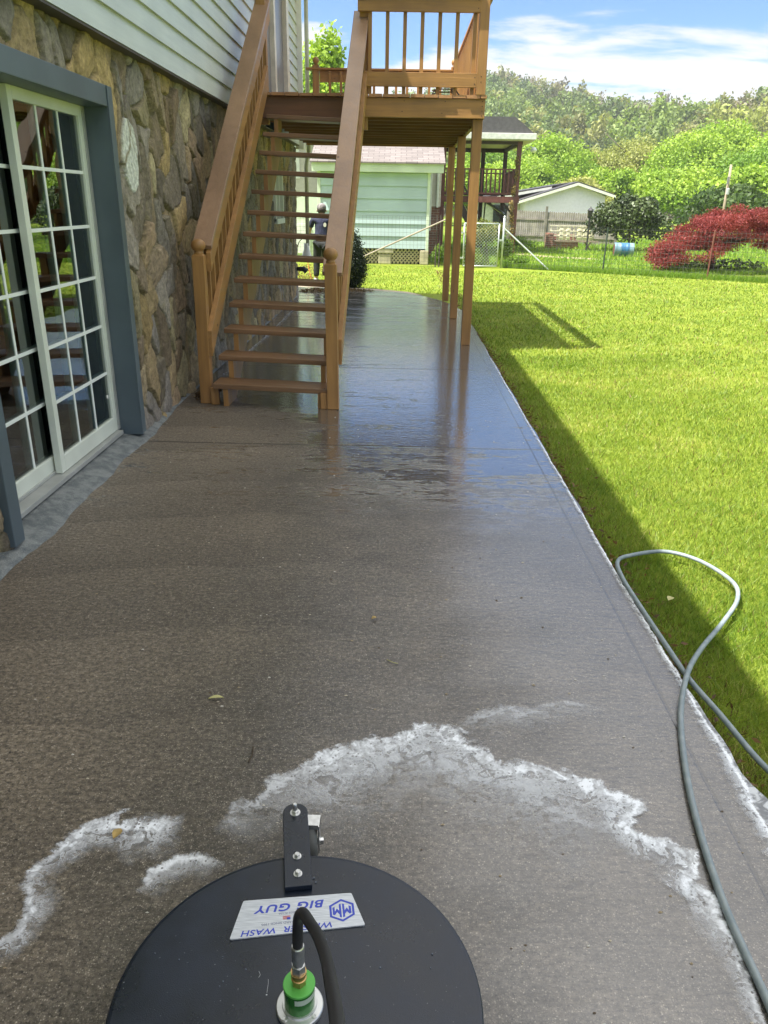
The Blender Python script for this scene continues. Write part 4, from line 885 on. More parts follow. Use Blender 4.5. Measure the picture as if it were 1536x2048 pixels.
def wood_edge():
    G = 'spring green trees behind the yards'
    L = [ # x, y, width, height, colours, label
     (13.4, 76, 9.5, 8.3, 0, 'rounded bright green tree rising just right of the maroon porch roof'),
     (10.2, 71, 7.5, 6.0, 0, 'bright green tree directly behind the left slope of the white gabled house'),
     (5.5, 66, 8, 5.4, 0, 'bright green tree seen through the maroon porch railing'),
     (8.6, 84, 8, 8.0, 2, 'darker green tree behind the porch roof edge'),
     (17.6, 84, 6.5, 6.6, 2, 'mid green narrow tree right of the rounded tree behind the gabled house'),
     (21.0, 86, 8, 7.6, 1, 'yellow-olive budding tree above the dark glossy magnolia'),
     (24.3, 88, 9, 9.6, 1, 'tall pale olive tree between the magnolia and the utility pole'),
     (25.0, 74, 9, 8.6, 0, 'large fresh green tree standing left of the utility pole'),
     (29.5, 78, 10, 10.0, 0, 'tallest fresh green tree behind and above the utility pole'),
     (31.5, 70, 9, 8.6, 0, 'fresh green tree at the right edge of the photo under the hill'),
     (16.8, 64, 7, 4.9, 0, 'low green tree peeping over the right roof slope of the gabled house'),
     (20.2, 60, 8, 5.0, 0, 'low bushy bright tree right behind the magnolia'),
     (21.8, 52, 7.5, 4.6, 0, 'low bright green tree behind the left part of the red maple'),
     (25.5, 58, 8.5, 6.4, 2, 'mid green tree just behind the utility pole foot'),
     (13.2, 62, 6, 4.0, 1, 'small olive tree over the ridge of the gabled house'),
     (2.0, 74, 8, 5.6, 0, 'bright green tree visible between the deck posts'),
    ]
    for i, (x, y, w, h, k, lab) in enumerate(L):
        c0, c1 = ((SPR0, SPR1), (OLV0, OLV1), (GRN0, GRN1))[k]
        tree('broadleaf_tree', lab, x, y, w, h, c0, c1, 40+i, 17000, .125, .02, G, nb=34, small=.29)
    tree('broadleaf_tree', 'airy bright green tree seen above the deck beside the siding corner', -3.55, 40, 3.4, 9.4, SPR0, SPR1, 90, 5200, .12, .30, None, nb=22, shell=.3, small=.34)
    tree('evergreen_shrub', 'dark green bushy tree behind the top of the red maple', 16.9, 42, 5.4, 3.0, (.03, .065, .015), (.08, .13, .03), 91, 6000, .13, .02, nb=14)
wood_edge()
def magnolia():
    tree('magnolia', 'big dark glossy-leaved magnolia bush right of the white gabled house', 8.95, 32, 3.1, 2.30, (.014, .032, .010), (.085, .12, .035), 60, 9500, .068, .0, None, M_dleaf, 'bush', nb=26, shell=.72, small=.30)
magnolia()
def maple():
    t = thing('japanese_maple', 'low spreading red Japanese maple drooping over the wire fence', 'tree', (8.75, 22.6, GZ))
    g = np.random.default_rng(31); blobs = []
    # layered, drooping pads of foliage; the dome is higher right of centre
    for i in range(210):
        u = g.uniform(-1, 1); x = 9.05+u*2.0; top = 1.68-1.05*abs(u)**2.2-(.16*min(1, max(0, -u)*2.2))
        dy = g.uniform(-1, 1)*1.1*math.sqrt(max(0, 1-u*u*.8)); z = GZ+max(.14, top*g.uniform(.30, 1.0)**.7-.16*abs(dy)**1.6)
        if u > .1 and z < .55: z += .16*min(1, (u-.1)*3)
        blobs.append((x, 22.3+dy, z, .30, .28, .13))
    V, c = leafcloud(blobs, 66000, .032, (.14, .020, .024), (.30, .058, .050), 31, .2, .3, .9, .3, .38)
    npmesh('crown', V, quads(V), M_rleaf, t, c)
    m = MB()
    for a, b, r in (((8.75, 22.6, GZ-.05), (8.6, 22.5, .55), .07), ((8.6, 22.5, .4), (7.6, 22.3, .8), .04), ((8.6, 22.5, .45), (9.4, 22.3, .9), .045), ((8.6, 22.5, .5), (8.4, 22.9, 1.2), .04), ((9.0, 22.4, .7), (10.2, 22.2, .75), .03), ((8.2, 22.4, .6), (7.2, 22.0, .45), .025)):
        a = Vector(a); b = Vector(b); mid = (a+b)/2+Vector((.03, .02, .08)); m.tube([a, mid, b], [r, r*.8, r*.4], 7)
    m.build('trunk', simple('dark_bark', (.05, .035, .03), .9, bumps=.5), t, smooth=True)
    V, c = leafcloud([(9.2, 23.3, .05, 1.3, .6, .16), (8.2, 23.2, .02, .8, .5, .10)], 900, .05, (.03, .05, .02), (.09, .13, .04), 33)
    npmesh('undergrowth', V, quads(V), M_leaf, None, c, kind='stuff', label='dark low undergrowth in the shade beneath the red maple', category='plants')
maple()
def topiary():
    t = thing('clipped_shrub', 'dark green clipped egg-shaped shrub standing at the far end of the patio', 'shrub', (-1.0, 15.85, GZ))
    V, c = leafcloud([(-1.0, 15.85, .45, .31, .31, .62), (-1.0, 15.85, .32, .365, .34, .42)], 17000, .019, (.006, .013, .005), (.018, .034, .010), 62, .80, 0, 0, .10, .55)
    npmesh('foliage', V, quads(V), M_dleaf, t, c)
    m = MB(); g = random.Random(4)
    for i in range(9):
        a = g.uniform(0, 6.28); r = g.uniform(.02, .13); m.tube([(-1+.3*r*math.cos(a), 15.85+.3*r*math.sin(a), GZ-.02), (-1+r*math.cos(a), 15.85+r*math.sin(a), .12), (-1+1.6*r*math.cos(a), 15.85+1.6*r*math.sin(a), .5)], [.016, .012, .006], 5)
    m.build('stems', M_bark, t, smooth=True)
topiary()
def hills():
    def ridge(x): return np.interp(x, [-260, -120, -40, -4, 15, 29, 47, 68, 102, 125, 150, 200, 300], [12, 15, 20, 24.5, 28, 32, 30, 25, 22, 26, 31, 38, 44])
    def hz(x, y):
        u = np.clip((y-112)/(300-112), 0, 1); s = u*u*(3-2*u)*.55+u*.45; b = 1+.10*np.sin(x*.045+y*.02)+.07*np.sin(x*.11-y*.05)
        spur = np.exp(-((x-(62+(y-150)*.35))/26)**2)*7*np.clip((y-112)/60, 0, 1)*np.clip((270-y)/90, 0, 1)
        return GZ-.15+ridge(x*300/np.maximum(y, 150))*s*(b*(1-u)+u)+spur*.75
    xs = np.linspace(-420, 480, 181); ys = np.concatenate([np.linspace(108, 320, 60), [360, 420]])
    X, Y = np.meshgrid(xs, ys, indexing='ij'); Z = hz(X, Y); Z = np.where(Y > 320, Z*(1-(Y-320)/200), Z); Z = np.where(Y < 110, GZ-.4, Z)
    V = np.stack([X, Y, Z], -1).reshape(-1, 3); a, b = X.shape; I = np.arange(a*b).reshape(a, b); q = np.stack([I[:-1, :-1], I[1:, :-1], I[1:, 1:], I[:-1, 1:]], -1).reshape(-1, 4)
    npmesh('hills', V, q, simple('forest_floor', (.075, .075, .04), .95, var=.4, vs=.15, bumps=.3, bs=2, bd=.3), None, None, True, kind='structure')
    g = np.random.default_rng(77); protos = []
    for s in range(6):
        wd = (2.3, 2.7, 2.0, 3.0, 1.9, 2.4)[s]; protos.append(leafcloud(blobset(0, 0, 6.0, wd, wd, 3.6, 9, 200+s, .45), 300, .40, (.8,)*3, (1.2,)*3, 200+s, .45)[0])
    cols = [((.17, .26, .06), (.29, .38, .10)), ((.25, .27, .09), (.38, .39, .15)), ((.13, .20, .07), (.21, .28, .10)), ((.25, .23, .17), (.33, .30, .21)), ((.29, .34, .08), (.42, .46, .13)), ((.09, .15, .06), (.15, .22, .08))]
    Vs = []; Cs = []; TV = []; TF = []; N = 0
    rows = np.concatenate([np.arange(100, 200, 3.4), np.arange(200, 303, 3.9)])
    for y in rows:
        xa, xb = -.30*y, .56*y; n = int((xb-xa)/3.7)
        for i in range(n):
            x = xa+(i+g.random())*(xb-xa)/n; yy = y+g.uniform(-2, 2); z = float(hz(np.array(x), np.array(yy)))
            k = g.integers(0, 6); s = g.uniform(.55, 1.15)*(.85 if y < 150 else 1); hs = s*g.uniform(.9, 1.25)*(1.12 if y > 285 else 1)
            P = protos[k]; a = g.uniform(0, 6.28); ca, sa = math.cos(a), math.sin(a)
            V = np.c_[(P[:, 0]*ca-P[:, 1]*sa)*s+x, (P[:, 0]*sa+P[:, 1]*ca)*s+yy, P[:, 2]*hs+z]
            if y > 250 and g.random() < .25: V = V.reshape(-1, 4, 3)[g.random(len(V)//4) < .45].reshape(-1, 3)
            zone = math.sin(x*.05+yy*.03)+.6*math.sin(x*.13-yy*.07)+g.normal(0, .55)
            right = (x/yy) > .33
            if y < 140: ci = 0 if g.random() < .6 else 4
            elif right: ci = (1, 4, 0, 3)[g.choice(4, p=[.4, .25, .2, .15])]
            else: ci = 0 if zone > .5 else (2 if zone > -.3 else (1 if zone > -.9 else (3 if g.random() < .5 else 5)))
            c0, c1 = cols[ci]; t = g.random((len(V)//4, 1)); c = (np.array(c0)*(1-t)+np.array(c1)*t)*g.uniform(.52, .95)
            Vs.append(V); Cs.append(np.repeat(c, 4, 0))
            r = .16*s; b = [(x-r, yy, z-.5), (x+r, yy, z-.5), (x+r*.4, yy, z+8.2*hs), (x-r*.4, yy, z+8.2*hs), (x, yy-r, z-.5), (x, yy+r, z-.5), (x, yy+r*.4, z+8.2*hs), (x, yy-r*.4, z+8.2*hs)]
            TV += b; TF += [(N, N+1, N+2, N+3), (N+4, N+5, N+6, N+7)]; N += 8
    V = np.concatenate(Vs); C = np.concatenate(Cs); TVa = np.array(TV); tc = np.tile(np.array([[.20, .17, .14]]), (len(TVa), 1))
    allV = np.concatenate([V, TVa]); Fq = np.concatenate([quads(V), np.array(TF)+len(V)])
    npmesh('hillside_forest', allV, Fq, M_leaf, None, np.concatenate([C, tc]), kind='stuff', label='mixed spring forest of green, olive and grey trees covering the distant hillside', category='forest')
hills()

def haze():
    t = NT('haze'); v = t.n('VolumePrincipled'); v.inputs['Density'].default_value = .0005; v.inputs['Color'].default_value = (.86, .92, 1, 1); v.inputs['Anisotropy'].default_value = .2
    t.nt.links.new(v.outputs[0], t.out.inputs[1])
    o = MB().box(-500, 500, -80, 430, -3, 62).build('haze', t.m, kind='stuff'); o['label'] = 'thin pale spring haze over the valley'; o['category'] = 'haze'
haze()

# ---------------------------------------------------------------- neighbouring buildings
def m_lap(name, c, pitch, z0=0., line=.18):
    t = NT(name); s = t.n('SeparateXYZ'); t.nt.links.new(t.pos(), s.inputs[0]); z = t.math('FRACT', t.math('DIVIDE', t.math('SUBTRACT', s.outputs[2], z0-20*pitch), pitch))
    n = t.noise(t.pos(), 1.3, 4); cc = t.mix(1., (*c, 1), t.ramp(n, .3, .7, .93, 1.06), 'MULTIPLY')
    return t.done(t.bsdf(cc, .5, 0, t.bump(z, .8, pitch*.12)))
def lapwall(x0, x1, y0, y1, z0, z1, pitch, proud):   # clapboards as real courses on the wall facing -Y
    m = MB(); z = z0; pr = []
    while z < z1-.001:
        zt = min(z+pitch, z1); pr += [(y0-proud, z), (y0-.002, zt-.0001)]; z += pitch
    m.prism(pr+[(y1, z1), (y1, z0)], 0, x0, x1); return m
def shingles(name, c):
    t = NT(name); b = t.n('TexBrick'); mp = t.n('Mapping'); t.nt.links.new(t.pos(), mp.inputs[0]); mp.inputs['Scale'].default_value = (1, 1, 1); t.nt.links.new(mp.outputs[0], b.inputs[0])
    b.inputs['Color1'].default_value = (*c, 1); b.inputs['Color2'].default_value = (c[0]*.7, c[1]*.7, c[2]*.7, 1); b.inputs['Mortar'].default_value = (c[0]*.4, c[1]*.4, c[2]*.4, 1)
    b.inputs['Scale'].default_value = 1; b.inputs['Brick Width'].default_value = .30; b.inputs['Row Height'].default_value = .14; b.inputs['Mortar Size'].default_value = .008
    return t.done(t.bsdf(b.outputs[0], .9, 0, t.bump(t.noise(t.pos(), 50, 3), .4, .01)))
M_roofp = shingles('mauve_shingles', (.20, .175, .17)); M_roofg = simple('grey_shingles', (.10, .095, .10), .9, vs=9, bumps=.5, bs=40, bd=.01)
M_mint = simple('mint_paint', (.42, .53, .54), .5, var=.08, vs=1.2, bumps=.1)
M_mintw = simple('weathered_mint_trim', (.58, .66, .52), .5, var=.08, vs=2)
def garage():
    t = thing('garage', 'pale mint sided garage with a mauve shingle roof and lattice skirt past the lawn', 'garage', (-.7, 23, GZ))
    lapwall(-2.20, .745, 23.0, 26, .34, 2.31, .325, .03).build('siding', M_mint, t)
    for a, b in ((.745, .83), (-2.29, -2.20)): MB().box(a, b, 22.96, 23.02, .30, 2.31).build('corner_board', M_mintw, t, bevel=.005)
    MB().box(-2.42, 1.17, 22.80, 22.84, 2.31, 2.53).box(-2.42, 1.17, 22.84, 23.0, 2.31, 2.35).build('fascia', M_mintw, t)
    MB().prism([(22.74, 2.52), (22.74, 2.56), (26.2, 3.85), (26.2, 3.81)], 0, -2.46, 1.20).build('roof', M_roofp, t)
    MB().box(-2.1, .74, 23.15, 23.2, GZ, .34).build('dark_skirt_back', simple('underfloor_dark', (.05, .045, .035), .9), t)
    la = MB(); x = -1.1
    while x < .55:
        for s in (1, -1):
            a = (x+(0 if s > 0 else .37), 23.06-.012*s, GZ+.02); b = (x+(.37 if s > 0 else 0), 23.06-.012*s, .32); la.bar(a, b, .032, .012, (0, 1, 0))
        x += .105
    la.build('lattice_skirt', simple('tan_lattice', (.52, .45, .30), .7), t)
    st = simple('pale_stone_block', (.42, .38, .26), .85, var=.2, bumps=.6)
    MB().box(-.58, -.22, 23.0, 23.1, GZ, .18).box(.60, .84, 22.95, 23.2, GZ, .30).box(-.60, -.15, 22.98, 23.05, .20, .33).build('foundation_block', st, t, bevel=.02)
    # pale lean-to at the left with a sloping top
    MB().prism([(-3.6, GZ), (-2.3, GZ), (-2.3, 1.78), (-3.6, 1.45)], 1, 23.3, 25).build('lean_to', M_mintw, t)
    MB().box(-3.0, -2.55, 23.25, 23.29, .15, .95).build('lean_to_door', simple('white_panel', (.68, .70, .66), .5), t)
garage()
def brickmat():
    t = NT('red_brick'); b = t.n('TexBrick'); mp = t.n('Mapping'); t.nt.links.new(t.pos(), mp.inputs[0]); mp.inputs['Rotation'].default_value = (R(90), 0, 0); t.nt.links.new(mp.outputs[0], b.inputs[0])
    b.inputs['Color1'].default_value = (.24, .10, .065, 1); b.inputs['Color2'].default_value = (.15, .065, .05, 1); b.inputs['Mortar'].default_value = (.30, .25, .2, 1); b.inputs['Scale'].default_value = 1; b.inputs['Brick Width'].default_value = .22; b.inputs['Row Height'].default_value = .075; b.inputs['Mortar Size'].default_value = .008
    return t.done(t.bsdf(b.outputs[0], .85))
M_brick = brickmat()
def neighbour_house():
    t = thing('neighbour_house', 'beige sided house with a brick lower wall rising behind the mint garage', 'house', (-1, 27, GZ))
    beige = simple('beige_siding', (.55, .51, .43), .5, var=.05)
    lapwall(-4.5, 1.30, 26.6, 34, 1.45, 3.6, .125, .018).build('siding', beige, t)
    MB().box(-4.5, 1.28, 26.63, 34, GZ, 1.45).build('brick_wall', M_brick, t)
    ds = MB().box(.94, 1.01, 26.50, 26.57, .72, 2.9).box(1.16, 1.23, 26.50, 26.57, 1.42, 3.4); ds.build('downspout', M_trimw, t, bevel=.01)
    MB().prism([(26.1, 3.55), (26.1, 3.62), (30.4, 4.45), (34.6, 3.62), (34.6, 3.55)], 0, -4.8, 1.6).build('roof', M_roofg, t)
    w = MB().box(-4.0, -3.2, 26.55, 26.6, 2.2, 3.3).build('window_frame', M_trimw, t)
neighbour_house()
def porch():
    t = thing('covered_porch', 'maroon raised porch with a grey shingle roof on posts behind the lawn', 'porch', (3, 30.5, GZ))
    mar = simple('maroon_wood', (.14, .050, .042), .5, var=.2); drk = simple('dark_porch_wood', (.045, .03, .028), .6); cream = simple('cream_soffit', (.55, .54, .42), .5)
    Y0, Y1, X0, X1 = 28.6, 32.6, 1.35, 4.05
    for (x, y, m) in ((3.98, 28.68, mar), (4.0, 32.5, drk), (3.15, 32.5, drk), (1.45, 28.68, mar)):
        MB().box(x-.075, x+.075, y-.07, y+.07, GZ, 3.50).build('post', m, t, bevel=.01)
    MB().box(X0, X1, Y0, Y1, 1.72, 1.78).build('floor', mar, t); MB().box(X0, X1+.03, Y0-.04, Y0, 1.60, 1.80).box(X1, X1+.04, Y0, Y1, 1.60, 1.80).box(X0, X1, Y1, Y1+.04, 1.60, 1.80).build('rim_board', mar, t)
    def rail(a, b, n, nm):
        a = Vector(a); b = Vector(b); m = MB(); up = Vector((0, 0, 1)); m.bar(a+up*.86, b+up*.86, .09, .04); m.bar(a+up*.10, b+up*.10, .04, .06); r = m.build('railing', mar, t)
        s = MB()
        for i in range(n):
            p = a+(b-a)*((i+.5)/n); s.box(p.x-.022, p.x+.022, p.y-.022, p.y+.022, p.z+.10, p.z+.84)
        sub(s, 'balusters', mar, r)
    rail((X0, Y0, 1.79), (3.9, Y0, 1.79), 17, 'f'); rail((X1-.03, Y0+.1, 1.79), (X1-.03, Y1-.1, 1.79), 22, 's'); rail((X0, Y1, 1.79), (X1-.1, Y1, 1.79), 15, 'b')
    # roof and ceiling
    MB().prism([(X0-.2, 3.60), (4.42, 3.60), (4.42, 3.72), (3.72, 4.22), (X0-.2, 4.22)], 1, Y0-.28, Y1+.2).build('roof', M_roofg, t)
    MB().box(X0-.2, 4.46, Y0-.34, Y0-.28, 3.55, 3.735).box(4.42, 4.47, Y0-.28, Y1+.2, 3.56, 3.73).build('gutter', simple('pale_gutter', (.62, .64, .58), .4), t, bevel=.01)
    MB().box(X0-.2, 4.419, Y0-.279, Y1+.2, 3.52, 3.599).build('ceiling', cream, t)
    MB().box(X0, 4.08, Y0+.02, Y0+.10, 3.42, 3.52).box(3.94, 4.04, Y0+.1, Y1, 3.40, 3.52).box(X0, 4.08, Y1-.12, Y1-.02, 3.38, 3.52).build('header_beam', drk, t)
    MB().bar((3.98, 28.7, 1.15), (3.55, 28.7, 1.6), .07, .07).bar((3.98, 28.72, 1.15), (3.98, 29.2, 1.6), .07, .07).bar((4.0, 32.4, 1.0), (3.5, 32.4, 1.6), .07, .07).build('brace', drk, t)
    # stairs going down at the left
    sr = MB(); sr.bar((1.9, 28.3, 1.75), (2.75, 28.3, .35), .06, .22).bar((1.9, 28.3, 2.5), (2.75, 28.3, 1.15), .06, .06)
    for i in range(7): sr.bar((1.97+i*.12, 28.3, 1.65-i*.2), (1.97+i*.12, 28.3, 2.4-i*.19), .03, .03)
    sr.build('porch_stairs', drk, t)
    p = thing('slanted_panel', 'dark grey rounded panel leaning slantwise under the maroon porch', 'panel', (3.6, 31.2, 1.4))
    m = MB(); gm = simple('slate_grey_plastic', (.10, .11, .115), .4)
    sec = [(-.25, 0), (-.25, .05), (-.19, .09), (.19, .09), (.25, .05), (.25, 0)]; a = Vector((3.02, 31.2, 1.74)); b = Vector((3.95, 31.2, 1.22)); V = []
    for q in (a, a+(b-a)*.9, b):
        k = .6 if q == b else 1
        for u, w in sec: V.append((q.x, q.y+u*k, q.z+w*k-.05))
    m.add(V, [(i*6+j, i*6+(j+1) % 6, (i+1)*6+(j+1) % 6, (i+1)*6+j) for i in range(2) for j in range(6)]+[(0, 1, 2, 3, 4, 5), (12, 13, 14, 15, 16, 17)]).build('panel_body', gm, p, bevel=.01)
    MB().tube([(3.2, 31.2, 1.6), (3.15, 31.2, GZ)], .025, 6).tube([(3.85, 31.2, 1.25), (3.9, 31.2, GZ)], .025, 6).build('support_leg', simple('dark_leg', (.03, .03, .03), .5), p)
    l = thing('security_light', 'white security light on a curved arm fixed to the porch corner post', 'lamp', (4.06, 28.7, 3.1))
    MB().tube([(4.06, 28.7, 3.12), (4.22, 28.7, 3.30), (4.38, 28.7, 3.37), (4.44, 28.7, 3.34)], .014, 6).build('arm', M_trimw, l, smooth=True)
    MB().lathe([(.01, .10), (.05, .09), (.11, .02), (.115, 0), (.09, -.05), (.03, -.08), (0, -.08)], (4.46, 28.7, 3.26), 14).build('lamp_head', simple('pale_lamp', (.72, .75, .72), .4), l, smooth=True)
    # climbing vine on the corner post
    v = thing('climbing_vine', 'sparse reddish-green vine climbing the right corner post of the porch', 'plant', (3.93, 28.55, GZ))
    V, c = leafcloud([(3.88+.05*math.sin(z*3), 28.55, z, .09, .08, .22) for z in (.3, .7, 1.1, 1.5, 2.0, 2.5, 2.9)], 900, .035, (.16, .12, .04), (.38, .30, .13), 71, .2)
    npmesh('leaves', V, quads(V), M_leaf, v, c); MB().tube([(3.9, 28.58, GZ), (3.87, 28.56, 1.0), (3.91, 28.57, 2.0), (3.9, 28.57, 3.0)], .012, 5).build('stem', M_bark, v)
porch()
def gable_house():
    t = thing('gabled_house', 'white sided one-storey house with a dark gable roof behind the wooden fence', 'house', (8.5, 46, GZ))
    ws = simple('white_siding', (.86, .80, .93), .5, var=.04)
    m = MB(); z = 0.; 
    def hw(zz): return None
    # gable wall with real courses: prism per course clipped to the roof slope
    xl, xr, xa, za = 6.75, 11.05, 9.45, 2.62; zl, zr = 1.72, 2.05
    def span(zz):
        a = xl if zz <= zl else xl+(xa-xl)*(zz-zl)/(za-zl); b = xr if zz <= zr else xr-(xr-xa)*(zz-zr)/(za-zr); return a, b
    zs = np.arange(GZ, za-.03, .105)
    for z0 in zs:
        z1 = min(z0+.105, za); a0, b0 = span(z0); a1, b1 = span(z1); m.add([(a0, 44.97, z0), (b0, 44.97, z0), (b1, 44.995, z1), (a1, 44.995, z1), (a0, 45.2, z0), (b0, 45.2, z0), (b1, 45.2, z1), (a1, 45.2, z1)], [(0,1,2,3),(4,7,6,5),(0,4,5,1),(3,2,6,7),(0,3,7,4),(1,5,6,2)])
    m.build('gable_wall', ws, t)
    MB().box(6.8, 11.0, 45.2, 54, GZ, 1.7).build('side_walls', ws, t)
    rf = simple('dark_metal_roof', (.035, .03, .032), .45)
    def slab(p, y0, y1, th=.07):
        (x0, z0), (x1, z1) = p; return MB().prism([(x0, z0), (x1, z1), (x1, z1+th), (x0, z0+th)], 1, y0, y1)
    o1 = slab(((6.35, 1.70), (9.45, 2.68)), 44.6, 54.5); o1.add(*((lambda q: (q.v, q.f))(slab(((9.45, 2.68), (11.45, 2.08)), 44.6, 54.5)))); o1.build('roof', rf, t)
    m = MB(); m.prism([(6.30, 1.58), (9.45, 2.55), (9.45, 2.68), (6.30, 1.71)], 1, 44.55, 44.6).prism([(9.45, 2.55), (11.5, 1.95), (11.5, 2.08), (9.45, 2.68)], 1, 44.55, 44.6); m.build('barge_board', M_trimw, t)
    # lower wing to the left with long roof
    m = MB().prism([(4.2, 1.75), (9.3, 2.66), (9.3, 2.72), (4.2, 1.84)], 1, 46.5, 54); m.build('wing_roof', rf, t)
    MB().prism([(4.2, 1.58), (8.4, 2.38), (8.4, 2.50), (4.2, 1.74)], 1, 46.42, 46.5).build('wing_fascia', M_trimw, t)
    MB().box(4.2, 6.8, 47, 47.2, GZ, 1.8).build('wing_wall', simple('wing_beige', (.50, .52, .44), .6), t)
    MB().box(5.3, 6.2, 46.9, 47.02, .6, 1.5).build('wing_window', simple('dark_window', (.03, .04, .04), .15), t)
gable_house()
def wooden_fence():
    t = thing('wooden_fence', 'weathered grey stockade fence in front of the white gabled house', 'fence', (6.5, 38, GZ))
    gm = simple('weathered_grey_wood', (.20, .185, .16), .9, var=.25, vs=3, bumps=.5); g = random.Random(3)
    a = Vector((5.0, 38.6)); b = Vector((9.7, 36.4)); L = (b-a).length; n = int(L/.10); d = (b-a).normalized(); m = MB()
    for i in range(n):
        p = a+d*(i*.10); h = 1.28+g.uniform(-.02, .02)-.10*(i/n); q = p+d*.092
        s = Vector((d.y, -d.x))*g.uniform(.0, .01); V = [(p.x+s.x, p.y+s.y, GZ), (q.x+s.x, q.y+s.y, GZ), (q.x+s.x, q.y+s.y, h), ((p.x+q.x)/2+s.x, (p.y+q.y)/2+s.y, h+.04), (p.x+s.x, p.y+s.y, h)]
        V2 = [(x+.005, y+.02, z) for x, y, z in V]; m.add(V+V2, [(0,1,2,3,4),(9,8,7,6,5)]+[(k, (k+1) % 5, 5+(k+1) % 5, 5+k) for k in range(5)])
    m.build('pickets', gm, t)
    for z in (.25, .95): MB().bar((a.x, a.y-.03, z), (b.x, b.y-.03, z-.05), .04, .07).build('rail', gm, t)
    for f in (.02, .36, .98): p = a+(b-a)*f; MB().box(p.x-.05, p.x+.05, p.y-.1, p.y, GZ, 1.5).build('post', gm, t)
wooden_fence()
def lantern():
    t = thing('lantern_post', 'small black lantern on a post against the white gabled house wall', 'lamp', (7.17, 31.2, GZ)); k = simple('black_lantern', (.02, .02, .022), .4)
    MB().tube([(7.17, 31.2, GZ), (7.17, 31.2, 1.2)], .035, 8).build('post', k, t)
    MB().lathe([(.05, 0), (.085, .03), (.105, .2), (.115, .21), (.06, .28), (.015, .32), (.01, .35)], (7.17, 31.2, 1.18), 6).build('lantern_head', k, t)
    MB().lathe([(.08, 0), (.095, .12)], (7.17, 31.2, 1.225), 4).build('glass', simple('pale_glass', (.4, .42, .38), .2), t)
lantern()
def barbecue():
    t = thing('brick_barbecue', 'old brick barbecue with cream metal doors standing by the grey fence', 'barbecue', (6.6, 33, GZ)); cr = simple('cream_metal', (.85, .80, .62), .5, var=.15)
    Y = 33.0
    MB().box(5.98, 6.22, Y, Y+.6, GZ, .50).box(6.22, 7.25, Y+.1, Y+.6, GZ, .28).box(6.22, 7.15, Y+.35, Y+.6, .28, .46).build('brick_base', M_brick, t, bevel=.01)
    for x0, x1 in ((6.42, 6.62), (6.70, 6.88), (7.14, 7.36), (7.38, 7.60), (7.62, 7.78)):
        MB().box(x0, x1, Y+.02, Y+.06, .26, .76).box(x0+.03, x1-.03, Y+.0, Y+.02, .34, .68).build('metal_door', cr, t, bevel=.006)
    m = MB()
    for z in (.78, .58, .40): m.box(6.05, 7.8, Y+.0, Y+.03, z, z+.03)
    for x in (6.07, 6.35, 6.64, 7.0, 7.8): m.box(x, x+.035, Y+.031, Y+.06, .24, .80)
    m.build('metal_frame', cr, t)
    b = thing('picnic_bench', 'weathered low bench with crossed legs in front of the brick barbecue', 'bench', (7.0, 31.8, GZ)); w = simple('aged_bench_wood', (.26, .21, .15), .85)
    MB().box(6.0, 7.75, 31.7, 32.0, .24, .28).build('seat', w, b)
    for x in (6.25, 7.35):
        MB().bar((x-.14, 31.85, GZ), (x+.12, 31.85, .24), .05, .04, (0, 1, 0)).bar((x+.14, 31.89, GZ), (x-.12, 31.89, .24), .05, .04, (0, 1, 0)).build('leg', w, b)
barbecue()
def drum():
    t = thing('barrel', 'blue and white barrel lying on its side on the grass by the magnolia', 'barrel', (7.85, 28.6, GZ)); tt = NT('blue_barrel'); s = tt.n('SeparateXYZ'); tt.nt.links.new(tt.pos(), s.inputs[0]); n = tt.noise(tt.pos(), 6, 4)
    x = tt.math('ADD', s.outputs[0], tt.math('MULTIPLY', n, .12)); c = tt.mix(tt.ramp(x, 7.80, 7.84), (.12, .22, .27, 1), (.03, .13, .27, 1)); c = tt.mix(tt.ramp(x, 8.06, 8.12), c, (.16, .26, .30, 1)); bm = tt.done(tt.bsdf(c, .45))
    ax = Vector((1, -.12, 0)).normalized(); c0 = Vector((7.55, 28.65, GZ+.235))
    MB().lathe([(.20, 0), (.225, .0), (.23, .02), (.225, .04), (.225, .2), (.235, .22), (.225, .24), (.225, .42), (.235, .44), (.225, .46), (.225, .62), (.232, .64), (.22, .66), (.0, .665)], c0, 28, ax).build('drum_shell', bm, t, smooth=True)
    MB().lathe([(.0, -.001), (.19, -.002), (.195, .004)], c0, 24, ax).build('rusty_end', simple('rust', (.14, .05, .03), .8), t)
drum()
def pole():
    t = thing('utility_pole', 'weathered wooden utility pole rising among the green trees', 'pole', (14.2, 36, GZ)); w = simple('pole_wood', (.30, .24, .17), .85, bumps=.5)
    # stands behind the maple, leaning slightly
    MB().tube([(13.99, 36, GZ), (14.0, 36, 3.27)], [.065, .05], 10).build('pole_shaft', w, t, smooth=True)
    MB().lathe([(.07, 0), (.07, .22), (.02, .25)], (13.99, 35.88, 2.1), 10).build('meter_can', simple('grey_can', (.4, .42, .42), .5), t)
    MB().box(13.9, 13.98, 35.88, 35.93, 2.5, 2.8).build('bracket', simple('pole_bracket', (.2, .2, .2), .5), t)
pole()

